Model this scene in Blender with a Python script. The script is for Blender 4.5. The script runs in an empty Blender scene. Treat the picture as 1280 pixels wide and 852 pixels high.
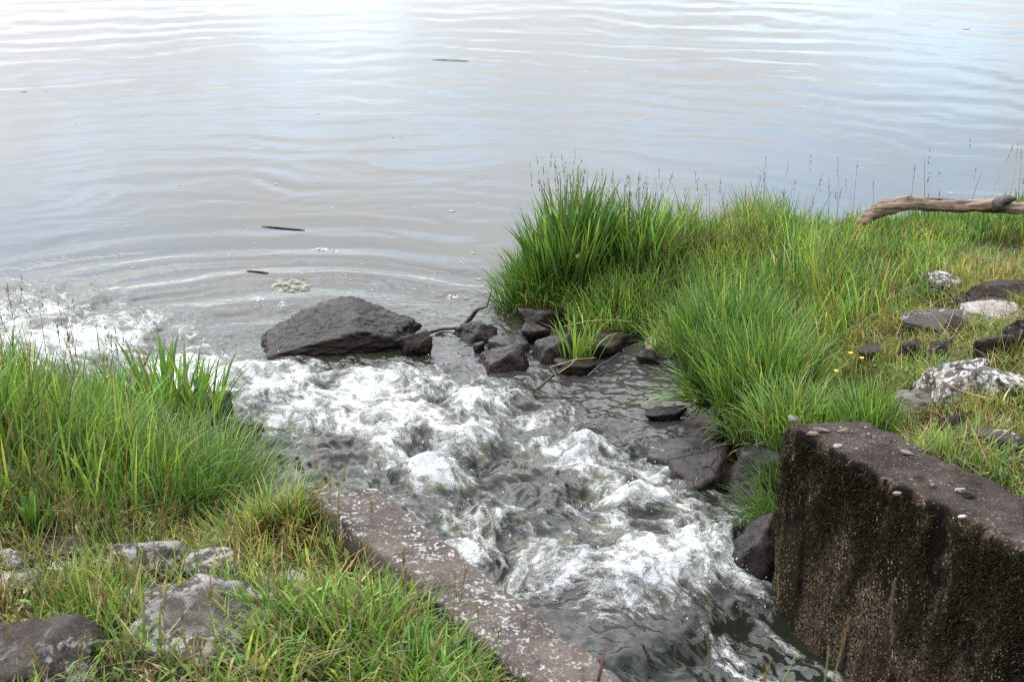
import bpy, math, random
import numpy as np
from mathutils import Vector

# ------------------------------------------------------------------ camera
HC, PITCH, LENS = 2.45, math.radians(20.8), 50.0
FPX = 1280 * LENS / 36.0
S = bpy.context.scene
C = S.collection
cam = bpy.data.objects.new('camera', bpy.data.cameras.new('camera'))
C.objects.link(cam)
cam.location = (0, 0, HC)
cam.rotation_euler = (math.pi / 2 - PITCH, 0, 0)
cam.data.lens = LENS
cam.data.sensor_width = 36
cam.data.clip_end = 6000
cam.data.dof.use_dof = True
cam.data.dof.focus_distance = 5.4
cam.data.dof.aperture_fstop = 9.0
S.camera = cam

# ------------------------------------------------------------------ sky, sun, exposure
SUN_EL, SUN_AZ = math.radians(46), math.radians(-40)      # azimuth from +Y towards +X
world = bpy.data.worlds.new('World')
S.world = world
world.use_nodes = True
nt = world.node_tree
nt.nodes.clear()
N = nt.nodes.new
out = N('ShaderNodeOutputWorld')
bg = N('ShaderNodeBackground')
bg.inputs['Strength'].default_value = 0.13
sky = N('ShaderNodeTexSky')
sky.sky_type = 'NISHITA'
sky.sun_disc = False
sky.sun_elevation = SUN_EL
sky.sun_rotation = SUN_AZ % (2 * math.pi)
sky.air_density = 1.0
sky.dust_density = 1.0
tc = N('ShaderNodeTexCoord')
sep = N('ShaderNodeSeparateXYZ')
nt.links.new(tc.outputs['Generated'], sep.inputs[0])
def wmath(op, a, b=None, c=None):
    m = N('ShaderNodeMath'); m.operation = op
    for i, v in enumerate((a, b, c)):
        if v is None: continue
        if isinstance(v, (int, float)): m.inputs[i].default_value = v
        else: nt.links.new(v, m.inputs[i])
    return m.outputs[0]
zz = wmath('ADD', wmath('MAXIMUM', sep.outputs[2], 0.0), 0.10)
cx = wmath('DIVIDE', sep.outputs[0], zz)
cy = wmath('DIVIDE', sep.outputs[1], zz)
comb = N('ShaderNodeCombineXYZ')
nt.links.new(cx, comb.inputs[0]); nt.links.new(cy, comb.inputs[1])
cn = N('ShaderNodeTexNoise')
cn.inputs['Scale'].default_value = 0.75
cn.inputs['Detail'].default_value = 6
cn.inputs['Roughness'].default_value = 0.55
cn.inputs['Distortion'].default_value = 0.3
nt.links.new(comb.outputs[0], cn.inputs['Vector'])
cr = N('ShaderNodeMapRange')
cr.interpolation_type = 'SMOOTHSTEP'
cr.inputs['From Min'].default_value = 0.30
cr.inputs['From Max'].default_value = 0.57
nt.links.new(cn.outputs['Fac'], cr.inputs['Value'])
cn2 = N('ShaderNodeTexNoise')
cn2.inputs['Scale'].default_value = 0.9
cn2.inputs['Detail'].default_value = 4
cmap = N('ShaderNodeMapping'); cmap.inputs['Location'].default_value = (7, 3, 2)
nt.links.new(comb.outputs[0], cmap.inputs[0]); nt.links.new(cmap.outputs[0], cn2.inputs['Vector'])
ccol = N('ShaderNodeValToRGB')
ccol.color_ramp.elements[0].position = 0.3; ccol.color_ramp.elements[0].color = (0.62, 0.63, 0.67, 1)
ccol.color_ramp.elements[1].position = 0.7; ccol.color_ramp.elements[1].color = (0.985, 0.985, 0.99, 1)
nt.links.new(cn2.outputs['Fac'], ccol.inputs[0])
# thin cloud glows around the hidden sun
sdir = (math.sin(SUN_AZ) * math.cos(SUN_EL), math.cos(SUN_AZ) * math.cos(SUN_EL), math.sin(SUN_EL))
dot = N('ShaderNodeVectorMath'); dot.operation = 'DOT_PRODUCT'
nt.links.new(tc.outputs['Generated'], dot.inputs[0]); dot.inputs[1].default_value = sdir
glow = wmath('ADD', wmath('MULTIPLY', wmath('POWER', wmath('MAXIMUM', dot.outputs['Value'], 0.0), 2.0), 7.5), 5.8)
# an overcast sky grows brighter towards the zenith
glow = wmath('MULTIPLY', glow, wmath('ADD', wmath('MULTIPLY', wmath('MAXIMUM', sep.outputs[2], 0.0), 1.12), 0.66))
cbright = N('ShaderNodeVectorMath'); cbright.operation = 'SCALE'
nt.links.new(ccol.outputs[0], cbright.inputs[0]); nt.links.new(glow, cbright.inputs['Scale'])
skb = N('ShaderNodeVectorMath'); skb.operation = 'SCALE'; skb.inputs['Scale'].default_value = 1.7
nt.links.new(sky.outputs[0], skb.inputs[0])
mix = N('ShaderNodeMix'); mix.data_type = 'RGBA'
nt.links.new(cr.outputs[0], mix.inputs['Factor'])
nt.links.new(skb.outputs[0], mix.inputs['A']); nt.links.new(cbright.outputs[0], mix.inputs['B'])
nt.links.new(mix.outputs['Result'], bg.inputs['Color'])
nt.links.new(bg.outputs[0], out.inputs[0])

sun = bpy.data.objects.new('sun', bpy.data.lights.new('sun', 'SUN'))
C.objects.link(sun)
sun.data.energy = 0.55
sun.data.angle = math.radians(58)
sun.data.color = (1.0, 0.97, 0.93)
sun.rotation_euler = (-Vector(sdir)).to_track_quat('-Z', 'Y').to_euler()

S.view_settings.view_transform = 'Standard'
S.view_settings.look = 'None'
S.view_settings.gamma = 1.0
S.view_settings.use_curve_mapping = False
S.view_settings.exposure = 1.22
S.render.engine = 'CYCLES'
S.cycles.use_denoising = False
S.cycles.filter_width = 1.3
S.cycles.max_bounces = 5
S.cycles.caustics_reflective = False
S.cycles.caustics_refractive = False

# ------------------------------------------------------------------ numeric helpers
rng = np.random.default_rng(11)
random.seed(5)

def ray(x, y):
    u = (x - 640) / FPX; v = -(y - 426) / FPX
    return np.array([u, math.cos(PITCH) + v * math.sin(PITCH), -math.sin(PITCH) + v * math.cos(PITCH)])
def PX(x, y, z):
    d = ray(x, y); t = (z - HC) / d[2]
    return d * t + np.array([0, 0, HC])
def PXY(x, y, z):
    p = PX(x, y, z); return (p[0], p[1])

def sstep(a, b, x):
    t = np.clip((x - a) / (b - a), 0, 1); return t * t * (3 - 2 * t)

_ang = np.arange(256) / 256 * 2 * np.pi
_GX, _GY = np.cos(_ang), np.sin(_ang)
_g3 = np.random.default_rng(3).normal(size=(256, 3)); _g3 /= np.linalg.norm(_g3, axis=1)[:, None]
def _h2(ix, iy, seed):
    h = (ix.astype(np.uint32) * np.uint32(374761393) + iy.astype(np.uint32) * np.uint32(668265263) + np.uint32(seed * 974711 + 17))
    h = (h ^ (h >> np.uint32(13))) * np.uint32(1274126177)
    return ((h ^ (h >> np.uint32(16))) & np.uint32(255)).astype(np.int32)
def noise2(x, y, seed=0):
    x = np.asarray(x, float); y = np.asarray(y, float)
    xf = np.floor(x); yf = np.floor(y); fx = x - xf; fy = y - yf
    ix = xf.astype(np.int64); iy = yf.astype(np.int64)
    u = fx * fx * fx * (fx * (fx * 6 - 15) + 10); v = fy * fy * fy * (fy * (fy * 6 - 15) + 10)
    def g(dx, dy):
        h = _h2(ix + dx, iy + dy, seed)
        return _GX[h] * (fx - dx) + _GY[h] * (fy - dy)
    a = g(0, 0); b = g(1, 0); c = g(0, 1); d = g(1, 1)
    return (a + (b - a) * u + (c - a) * v + (a - b - c + d) * u * v) * 1.5
def fbm2(x, y, o=4, seed=0, gain=0.5):
    r = 0; a = 1.0; f = 1.0
    for k in range(o):
        r = r + a * noise2(x * f, y * f, seed + k * 7); a *= gain; f *= 2.03
    return r
def ridge2(x, y, o=4, seed=0, gain=0.5):
    r = 0; a = 1.0; f = 1.0; n = 0
    for k in range(o):
        r = r + a * (1 - 2 * np.abs(noise2(x * f, y * f, seed + k * 7))); n += a; a *= gain; f *= 2.07
    return r / n
def noise3(p, seed=0):
    pf = np.floor(p); f = p - pf; i = pf.astype(np.int64)
    u = f * f * f * (f * (f * 6 - 15) + 10)
    r = np.zeros(len(p))
    for dx in (0, 1):
        for dy in (0, 1):
            for dz in (0, 1):
                h = _h2(i[:, 0] + dx + (i[:, 2] + dz) * 57, i[:, 1] + dy + (i[:, 2] + dz) * 131, seed)
                g = _g3[h]
                d = g[:, 0] * (f[:, 0] - dx) + g[:, 1] * (f[:, 1] - dy) + g[:, 2] * (f[:, 2] - dz)
                w = (u[:, 0] if dx else 1 - u[:, 0]) * (u[:, 1] if dy else 1 - u[:, 1]) * (u[:, 2] if dz else 1 - u[:, 2])
                r += d * w
    return r * 1.5
def fbm3(p, o=4, seed=0, gain=0.5):
    r = 0; a = 1.0; f = 1.0
    for k in range(o):
        r = r + a * noise3(p * f, seed + 5 * k); a *= gain; f *= 2.03
    return r

def poly_sd(x, y, poly):
    """signed distance, negative inside"""
    x = np.asarray(x, float); y = np.asarray(y, float)
    P = np.asarray(poly, float); d2 = np.full(x.shape, 1e18); ins = np.zeros(x.shape, bool)
    for i in range(len(P)):
        ax, ay = P[i]; bx, by = P[(i + 1) % len(P)]
        ex, ey = bx - ax, by - ay
        t = np.clip(((x - ax) * ex + (y - ay) * ey) / (ex * ex + ey * ey), 0, 1)
        d2 = np.minimum(d2, (x - ax - t * ex) ** 2 + (y - ay - t * ey) ** 2)
        c = ((ay > y) != (by > y)) & (x < (bx - ax) * (y - ay) / (by - ay + 1e-12) + ax)
        ins ^= c
    d = np.sqrt(d2)
    return np.where(ins, -d, d)

# ------------------------------------------------------------------ mesh helpers
def mesh_obj(name, V, faces, mat, parent=None, smooth=True, attrs=None, cols=None):
    """faces: list of arrays, each (n,k) with one k per array"""
    me = bpy.data.meshes.new(name)
    V = np.asarray(V, np.float32)
    if not isinstance(faces, (list, tuple)): faces = [faces]
    faces = [np.asarray(f, np.int32) for f in faces if len(f)]
    loops = np.concatenate([f.ravel() for f in faces])
    tot = np.concatenate([np.full(len(f), f.shape[1], np.int32) for f in faces])
    start = np.concatenate([[0], np.cumsum(tot)[:-1]]).astype(np.int32)
    me.vertices.add(len(V)); me.vertices.foreach_set('co', V.ravel())
    me.loops.add(len(loops)); me.loops.foreach_set('vertex_index', loops.astype(np.int32))
    me.polygons.add(len(tot)); me.polygons.foreach_set('loop_start', start); me.polygons.foreach_set('loop_total', tot)
    if smooth: me.polygons.foreach_set('use_smooth', np.ones(len(tot), bool))
    me.update(calc_edges=True)
    for k, a in (attrs or {}).items():
        at = me.attributes.new(k, 'FLOAT', 'POINT'); at.data.foreach_set('value', np.asarray(a, np.float32))
    if cols is not None:
        at = me.attributes.new('Col', 'FLOAT_COLOR', 'POINT')
        c4 = np.ones((len(V), 4), np.float32); c4[:, :3] = cols
        at.data.foreach_set('color', c4.ravel())
    me.materials.append(mat)
    o = bpy.data.objects.new(name, me)
    C.objects.link(o)
    if parent is not None: o.parent = parent
    return o
def tag(o, label=None, cat=None, group=None, kind=None):
    if label: o['label'] = label
    if cat: o['category'] = cat
    if group: o['group'] = group
    if kind: o['kind'] = kind
    return o
def empty(name, loc):
    o = bpy.data.objects.new(name, None); C.objects.link(o); o.location = loc; o.empty_display_size = 0.05
    return o
def grid_faces(nu, nv):
    i = np.arange(nu - 1)[:, None] * nv + np.arange(nv - 1)[None, :]
    return np.stack([i, i + 1, i + nv + 1, i + nv], -1).reshape(-1, 4)

def tube(pts, rad, nseg=8, rough=0.0, seed=0, cap=True, lengthwise=0.0, step=None):
    pts = np.asarray(pts, float); rad = np.asarray(rad, float)
    if step:
        L = np.concatenate([[0], np.cumsum(np.linalg.norm(np.diff(pts, axis=0), axis=1))])
        n = max(3, int(L[-1] / step)); q = np.linspace(0, L[-1], n)
        # smooth the polyline a little
        pts = np.stack([np.interp(q, L, pts[:, k]) for k in range(3)], 1); rad = np.interp(q, L, rad)
        for _ in range(2):
            pts[1:-1] = (pts[:-2] + 2 * pts[1:-1] + pts[2:]) / 4
    n = len(pts); T = np.gradient(pts, axis=0); T /= np.linalg.norm(T, axis=1)[:, None]
    up = np.array([0, 0, 1.0]) if abs(T[0, 2]) < 0.9 else np.array([1.0, 0, 0])
    A = np.cross(T, up); A /= np.linalg.norm(A, axis=1)[:, None] + 1e-9; B = np.cross(A, T)
    a = np.linspace(0, 2 * np.pi, nseg, endpoint=False)
    V = pts[:, None] + rad[:, None, None] * (np.cos(a)[None, :, None] * A[:, None] + np.sin(a)[None, :, None] * B[:, None])
    if rough:
        D = V - pts[:, None]
        nz = fbm3((V.reshape(-1, 3) / np.mean(rad) * 0.6), 3, seed).reshape(n, nseg)
        lw = noise2(np.tile(a * 2.2, (n, 1)), np.tile(np.arange(n)[:, None] * 0.06, (1, nseg)), seed + 3)
        V = pts[:, None] + D * (1 + rough * nz + lengthwise * lw)[..., None]
    V = V.reshape(-1, 3)
    i = np.arange(n - 1)[:, None] * nseg; j = np.arange(nseg)[None, :]; j2 = (j + 1) % nseg
    F = np.stack([i + j, i + j2, i + nseg + j2, i + nseg + j], -1).reshape(-1, 4)
    tris = []
    if cap:
        V = np.vstack([V, pts[0], pts[-1]]); m = n * nseg
        for k in range(nseg):
            tris.append((m, (k + 1) % nseg, k)); tris.append((m + 1, m - nseg + k, m - nseg + (k + 1) % nseg))
    return V, [F, np.array(tris, np.int32).reshape(-1, 3)]
def join(parts):
    """join (V, [quads, tris]) shapes of ONE part"""
    VV, Q, T, o = [], [], [], 0
    for V, fs in parts:
        for f in fs:
            if len(f): (Q if f.shape[1] == 4 else T).append(f + o)
        VV.append(V); o += len(V)
    return np.vstack(VV), [np.vstack(Q)] * (len(Q) > 0) + [np.vstack(T)] * (len(T) > 0)

# ------------------------------------------------------------------ material helpers
class Mat:
    def __init__(s, name):
        s.m = bpy.data.materials.new(name); s.m.use_nodes = True
        s.t = s.m.node_tree; s.b = s.t.nodes['Principled BSDF']; s.o = s.t.nodes['Material Output']
    def n(s, typ, **kw):
        nd = s.t.nodes.new(typ)
        for k, v in kw.items():
            if k in nd.inputs: nd.inputs[k].default_value = v
            else: setattr(nd, k, v)
        return nd
    def l(s, a, b): s.t.links.new(a, b)
    def coord(s, kind='Object'): return s.n('ShaderNodeTexCoord').outputs[kind]
    def attr(s, name): return s.n('ShaderNodeAttribute', attribute_name=name)
    def scaled(s, vec, sc, loc=(0, 0, 0)):
        m = s.n('ShaderNodeMapping'); m.inputs['Scale'].default_value = sc; m.inputs['Location'].default_value = loc
        s.l(vec, m.inputs[0]); return m.outputs[0]
    def noise(s, vec, scale, detail=5, rough=0.55, dist=0.0):
        x = s.n('ShaderNodeTexNoise'); x.inputs['Scale'].default_value = scale; x.inputs['Detail'].default_value = detail
        x.inputs['Roughness'].default_value = rough; x.inputs['Distortion'].default_value = dist
        s.l(vec, x.inputs['Vector']); return x.outputs['Fac']
    def vor(s, vec, scale, out='Distance', feature='F1'):
        x = s.n('ShaderNodeTexVoronoi'); x.feature = feature; x.inputs['Scale'].default_value = scale
        s.l(vec, x.inputs['Vector']); return x.outputs[out]
    def rng(s, v, a, b, c=0.0, d=1.0, smooth=True):
        x = s.n('ShaderNodeMapRange'); x.interpolation_type = 'SMOOTHSTEP' if smooth else 'LINEAR'
        for k, q in zip(('From Min', 'From Max', 'To Min', 'To Max'), (a, b, c, d)): x.inputs[k].default_value = q
        s.l(v, x.inputs['Value']); return x.outputs[0]
    def math(s, op, a, b=None):
        x = s.n('ShaderNodeMath', operation=op)
        for i, v in enumerate((a, b)):
            if v is None: continue
            if isinstance(v, (int, float)): x.inputs[i].default_value = v
            else: s.l(v, x.inputs[i])
        return x.outputs[0]
    def mix(s, f, a, b):
        x = s.n('ShaderNodeMix', data_type='RGBA')
        for k, v in (('Factor', f), ('A', a), ('B', b)):
            if isinstance(v, (int, float)): x.inputs[k].default_value = v
            elif isinstance(v, tuple): x.inputs[k].default_value = (*v, 1)
            else: s.l(v, x.inputs[k])
        return x.outputs['Result']
    def bump(s, h, strength, dist, normal=None):
        x = s.n('ShaderNodeBump'); x.inputs['Strength'].default_value = strength; x.inputs['Distance'].default_value = dist
        s.l(h, x.inputs['Height'])
        if normal is not None: s.l(normal, x.inputs['Normal'])
        return x.outputs[0]
    def set(s, col=None, rough=None, normal=None, **kw):
        for k, v in (('Base Color', col), ('Roughness', rough), ('Normal', normal)):
            if v is None: continue
            if isinstance(v, (int, float)): s.b.inputs[k].default_value = v
            elif isinstance(v, tuple): s.b.inputs[k].default_value = (*v, 1)
            else: s.l(v, s.b.inputs[k])
        for k, v in kw.items(): s.b.inputs[k].default_value = v
        return s.m

def mat_rock(name, c1, c2, lichen=0.0, lcol=(0.42, 0.42, 0.38), rough=0.8, scale=1.0, moss=0.0, bump=1.0):
    M = Mat(name); v = M.coord('Object')
    info = M.n('ShaderNodeObjectInfo'); ad = M.n('ShaderNodeVectorMath', operation='ADD')
    M.l(v, ad.inputs[0]); M.l(info.outputs['Location'], ad.inputs[1]); v = ad.outputs[0]
    n1 = M.noise(v, 9 * scale, 8, 0.65); n2 = M.noise(v, 60 * scale, 6, 0.7); n3 = M.noise(v, 3.5, 3)
    col = M.mix(M.rng(n1, 0.35, 0.68), c1, c2)
    col = M.mix(M.rng(n2, 0.52, 0.75, 0, 0.6), col, tuple(min(1, x * 1.9) for x in c2))
    col = M.mix(M.rng(n2, 0.45, 0.28, 0, 0.7), col, tuple(x * 0.35 for x in c1))
    if lichen:
        d = M.vor(M.scaled(v, (1, 1, 1)), 38)
        wob = M.noise(v, 70, 3); a = M.math('ADD', d, M.math('MULTIPLY', wob, 0.5))
        patch = M.rng(n3, 0.62 - lichen * 0.34, 0.72 - lichen * 0.28)
        d2 = M.rng(M.noise(v, 26, 7, 0.72), 0.60 - 0.1 * lichen, 0.64 - 0.1 * lichen)
        lm = M.math('MULTIPLY', M.math('MAXIMUM', M.rng(a, 0.58, 0.46), d2), patch)
        col = M.mix(M.math('MULTIPLY', lm, 0.85), col, M.mix(n2, tuple(x * 0.75 for x in lcol), tuple(min(1, x * 1.25) for x in lcol)))
    if moss:
        geo = M.n('ShaderNodeNewGeometry'); sx = M.n('ShaderNodeSeparateXYZ'); M.l(geo.outputs['Normal'], sx.inputs[0])
        mm = M.math('MULTIPLY', M.rng(sx.outputs[2], 0.45, 0.85), M.rng(n1, 0.5 - moss * 0.2, 0.6))
        col = M.mix(mm, col, M.mix(n2, (0.05, 0.07, 0.015), (0.13, 0.14, 0.04)))
    tone = M.n('ShaderNodeHueSaturation'); M.l(col, tone.inputs['Color']); M.l(M.rng(info.outputs['Random'], 0, 1, 0.65, 1.75, False), tone.inputs['Value']); col = tone.outputs[0]
    n4 = M.noise(v, 190 * scale, 4, 0.75)
    col = M.mix(M.rng(n4, 0.54, 0.74, 0, 0.4), col, tuple(min(1, x * 2.0) for x in c2))
    ck = M.vor(M.scaled(v, (1, 1, 1.6)), 11, 'Distance', 'DISTANCE_TO_EDGE'); wob2 = M.noise(v, 16, 4)
    crack = M.rng(M.math('ADD', ck, M.math('MULTIPLY', M.math('SUBTRACT', wob2, 0.5), 0.35)), 0.035, 0.0)
    crack = M.math('MULTIPLY', crack, M.rng(n3, 0.42, 0.58))
    col = M.mix(M.math('MULTIPLY', crack, 0.8), col, tuple(x * 0.25 for x in c1))
    col = M.mix(M.rng(M.noise(v, 5, 4, 0.6), 0.50, 0.66, 0, 0.6), col, (c1[0] * 0.75, c1[1] * 0.6, c1[2] * 0.5))
    col = M.mix(M.rng(n4, 0.48, 0.30, 0, 0.6), col, tuple(x * 0.3 for x in c1))
    nrm = M.bump(n4, 0.4 * bump, 0.004, M.bump(n2, 0.8 * bump, 0.011, M.bump(n1, 0.9 * bump, 0.03)))
    nrm = M.bump(M.math('SUBTRACT', 1.0, crack), 0.8, 0.01, nrm)
    r = M.rng(n2, 0.35, 0.65, max(0.10, rough - 0.22), min(1, rough + 0.25))
    M.b.inputs['Specular IOR Level'].default_value = 0.2 if rough > 0.6 else 0.17
    if rough < 0.6:
        M.b.inputs['Coat Weight'].default_value = 0.16; M.b.inputs['Coat Roughness'].default_value = 0.16; M.b.inputs['Coat IOR'].default_value = 1.33
        M.l(M.bump(n1, 0.5, 0.02), M.b.inputs['Coat Normal'])
    return M.set(col, r, nrm)

M_WET = mat_rock('wet_basalt', (0.008, 0.0056, 0.0042), (0.026, 0.018, 0.013), rough=0.28, bump=0.7)
M_BOULDER = mat_rock('damp_basalt', (0.008, 0.0056, 0.004), (0.024, 0.0165, 0.0115), rough=0.36, lichen=0.12, lcol=(0.16, 0.14, 0.12))
M_GREYWET = mat_rock('wet_grey_stone', (0.016, 0.015, 0.0145), (0.042, 0.039, 0.037), rough=0.24, bump=0.45)
M_GREY = mat_rock('grey_stone', (0.040, 0.034, 0.030), (0.092, 0.080, 0.070), rough=0.85, lichen=0.45)
M_GREYL = mat_rock('grey_brown_stone', (0.060, 0.050, 0.042), (0.12, 0.10, 0.085), rough=0.88, lichen=0.75)
M_LICHEN = mat_rock('lichen_stone', (0.055, 0.046, 0.039), (0.12, 0.102, 0.086), rough=0.88, lichen=1.0, lcol=(0.42, 0.42, 0.39))
M_BROWN = mat_rock('brown_stone', (0.022, 0.017, 0.014), (0.060, 0.048, 0.040), rough=0.85, lichen=0.2)
M_PALE = mat_rock('pale_stone', (0.16, 0.135, 0.115), (0.30, 0.26, 0.23), rough=0.85, lichen=0.5, lcol=(0.5, 0.48, 0.44))
M_CREAM = mat_rock('cream_stone', (0.22, 0.17, 0.11), (0.34, 0.28, 0.19), rough=0.7)
M_MOSSY = mat_rock('mossy_stone', (0.05, 0.045, 0.04), (0.10, 0.09, 0.08), rough=0.7, moss=1.0)
M_WHITECHIP = mat_rock('white_chip', (0.30, 0.28, 0.25), (0.42, 0.40, 0.37), rough=0.6)

def mat_ground():
    M = Mat('soil'); v = M.coord('Object')
    n1 = M.noise(v, 2.5, 6); n2 = M.noise(v, 30, 6, 0.65); n3 = M.noise(v, 180, 4, 0.7)
    col = M.mix(n2, (0.022, 0.017, 0.010), (0.075, 0.056, 0.032))
    col = M.mix(M.rng(n1, 0.42, 0.62, 0, 0.8), col, M.mix(n3, (0.03, 0.04, 0.010), (0.10, 0.11, 0.028)))
    col = M.mix(M.rng(n3, 0.6, 0.75, 0, 0.7), col, (0.17, 0.13, 0.07))
    M.b.inputs['Specular IOR Level'].default_value = 0.1
    return M.set(col, 0.95, M.bump(n3, 0.8, 0.01, M.bump(n2, 0.8, 0.03)))
M_SOIL = mat_ground()

def mat_water():
    M = Mat('water'); v = M.coord('Object')
    foam = M.attr('foam').outputs['Fac']; aer = M.attr('aer').outputs['Fac']; chop = M.attr('chop').outputs['Fac']
    fu = M.attr('fu').outputs['Fac']; fv = M.attr('fv').outputs['Fac']
    cb = M.n('ShaderNodeCombineXYZ'); M.l(fu, cb.inputs[0]); M.l(fv, cb.inputs[1]); fl = cb.outputs[0]
    shal = M.attr('shal').outputs['Fac']
    f1 = M.noise(M.scaled(fl, (7, 20, 1)), 1.0, 4, 0.55); f2 = M.noise(v, 130, 3, 0.6); f3 = M.noise(v, 17, 6, 0.6, 0.8)
    wv = M.n('ShaderNodeVectorMath', operation='MULTIPLY_ADD'); nz = M.n('ShaderNodeTexNoise'); nz.inputs['Scale'].default_value = 14; nz.inputs['Detail'].default_value = 3
    M.l(v, nz.inputs['Vector']); M.l(nz.outputs['Color'], wv.inputs[0]); wv.inputs[1].default_value = (1.5, 1.5, 0.0); M.l(M.scaled(fl, (13, 30, 1)), wv.inputs[2])
    lace = M.rng(M.vor(wv.outputs[0], 1.0, 'Distance', 'DISTANCE_TO_EDGE'), 0.26, 0.02)
    arg = M.math('ADD', foam, M.math('ADD', M.math('MULTIPLY', M.math('SUBTRACT', f3, 0.5), 1.5), M.math('ADD', M.math('MULTIPLY', M.math('SUBTRACT', f1, 0.5), 1.5), M.math('MULTIPLY', M.math('SUBTRACT', f2, 0.5), 0.5))))
    fm = M.rng(arg, 0.36, 0.95)
    lc = M.math('MULTIPLY', M.math('MULTIPLY', lace, M.rng(arg, 0.10, 0.55)), 0.55)
    fm = M.math('MULTIPLY', M.math('MAXIMUM', fm, lc), M.rng(foam, 0.03, 0.2))
    body = M.mix(aer, (0.016, 0.018, 0.012), (0.105, 0.115, 0.060))
    body = M.mix(shal, body, M.mix(f3, (0.022, 0.021, 0.019), (0.065, 0.062, 0.056)))
    col = M.mix(fm, body, M.mix(M.rng(f3, 0.35, 0.65), (0.40, 0.41, 0.39), (0.55, 0.56, 0.55)))
    rip = M.noise(v, 13, 2, 0.45, 0.5); rip2 = M.noise(M.scaled(fl, (12, 24, 1)), 1.0, 2, 0.5, 0.3)
    hr = M.math('MULTIPLY', M.math('ADD', M.math('MULTIPLY', rip, 0.009), M.math('MULTIPLY', rip2, 0.006)), chop)
    hf = M.math('MULTIPLY', M.math('ADD', M.math('MULTIPLY', f2, 0.0012), M.math('ADD', M.math('MULTIPLY', f1, 0.003), M.math('MULTIPLY', f3, 0.020))), fm)
    fine = M.math('MULTIPLY', M.noise(M.scaled(v, (0.8, 2.8, 1)), 4.6, 4, 0.5, 0.5), 0.0011)
    b = M.bump(M.math('ADD', M.math('ADD', hr, hf), fine), 1.0, 1.0)
    r = M.math('ADD', 0.07, M.math('MULTIPLY', fm, 0.5))
    M.set(col, r, b, IOR=1.333)
    return M.m
M_WATER = mat_water()

def mat_leaf(name, trans=0.45, rough=0.42):
    M = Mat(name); c = M.attr('Col').outputs['Color']
    n = M.noise(M.coord('Object'), 90, 2); col = M.mix(M.rng(n, 0.3, 0.7, 0, 0.3), c, (0.02, 0.035, 0.006))
    M.set(col, rough); M.b.inputs['Specular IOR Level'].default_value = 0.4 if rough < 0.8 else 0.05
    tr = M.n('ShaderNodeBsdfTranslucent'); M.l(col, tr.inputs[0])
    mx = M.n('ShaderNodeMixShader'); mx.inputs[0].default_value = trans
    M.l(M.b.outputs[0], mx.inputs[1]); M.l(tr.outputs[0], mx.inputs[2]); M.l(mx.outputs[0], M.o.inputs[0])
    return M.m
M_GRASS = mat_leaf('grass_blade')
M_MOSS = mat_leaf('dark_moss', 0.1, 0.9)

def mat_wall_left():
    M = Mat('lichen_concrete'); v = M.coord('Object')
    n1 = M.noise(v, 6, 6, 0.6); n2 = M.noise(v, 90, 6, 0.7); n3 = M.noise(v, 3, 3)
    col = M.mix(M.rng(n1, 0.3, 0.7), (0.050, 0.038, 0.029), (0.132, 0.104, 0.082))
    col = M.mix(M.rng(n2, 0.55, 0.72, 0, 0.7), col, (0.19, 0.15, 0.125))
    col = M.mix(M.rng(n2, 0.45, 0.3, 0, 0.8), col, (0.02, 0.013, 0.011))
    cell = M.n('ShaderNodeTexVoronoi'); cell.inputs['Scale'].default_value = 110; M.l(v, cell.inputs['Vector'])
    cs = M.n('ShaderNodeSeparateColor'); M.l(cell.outputs['Color'], cs.inputs[0])
    col = M.mix(M.math('MULTIPLY', M.rng(cs.outputs[0], 0.7, 0.95), M.rng(cell.outputs['Distance'], 0.5, 0.25, 0, 0.8)), col, (0.24, 0.20, 0.17))
    pt = M.noise(v, 14, 5, 0.65); col = M.mix(M.rng(pt, 0.47, 0.36, 0, 0.65), col, (0.020, 0.014, 0.011))
    d = M.vor(v, 62); d2 = M.vor(M.scaled(v, (1, 1, 1), (3, 5, 1)), 33)
    wob = M.noise(v, 150, 3)
    m1 = M.rng(M.math('ADD', d, M.math('MULTIPLY', wob, 0.45)), 0.58, 0.47)
    m2 = M.rng(M.math('ADD', d2, M.math('MULTIPLY', wob, 0.6)), 0.62, 0.50)
    m3 = M.rng(M.noise(v, 62, 6, 0.62, 0.3), 0.565, 0.60)
    k = M.math('MULTIPLY', M.math('MAXIMUM', M.math('MULTIPLY', M.math('MAXIMUM', m1, m2), M.rng(M.noise(v, 21, 3), 0.50, 0.56)), m3), M.rng(M.noise(v, 5, 6, 0.75), 0.40, 0.54))
    col = M.mix(M.math('MULTIPLY', k, 0.9), col, M.mix(n2, (0.24, 0.23, 0.21), (0.52, 0.51, 0.48)))
    h = M.math('ADD', n2, M.math('MULTIPLY', k, 0.25))
    return M.set(col, 0.92, M.bump(h, 0.9, 0.008, M.bump(n1, 0.6, 0.02)))
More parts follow.
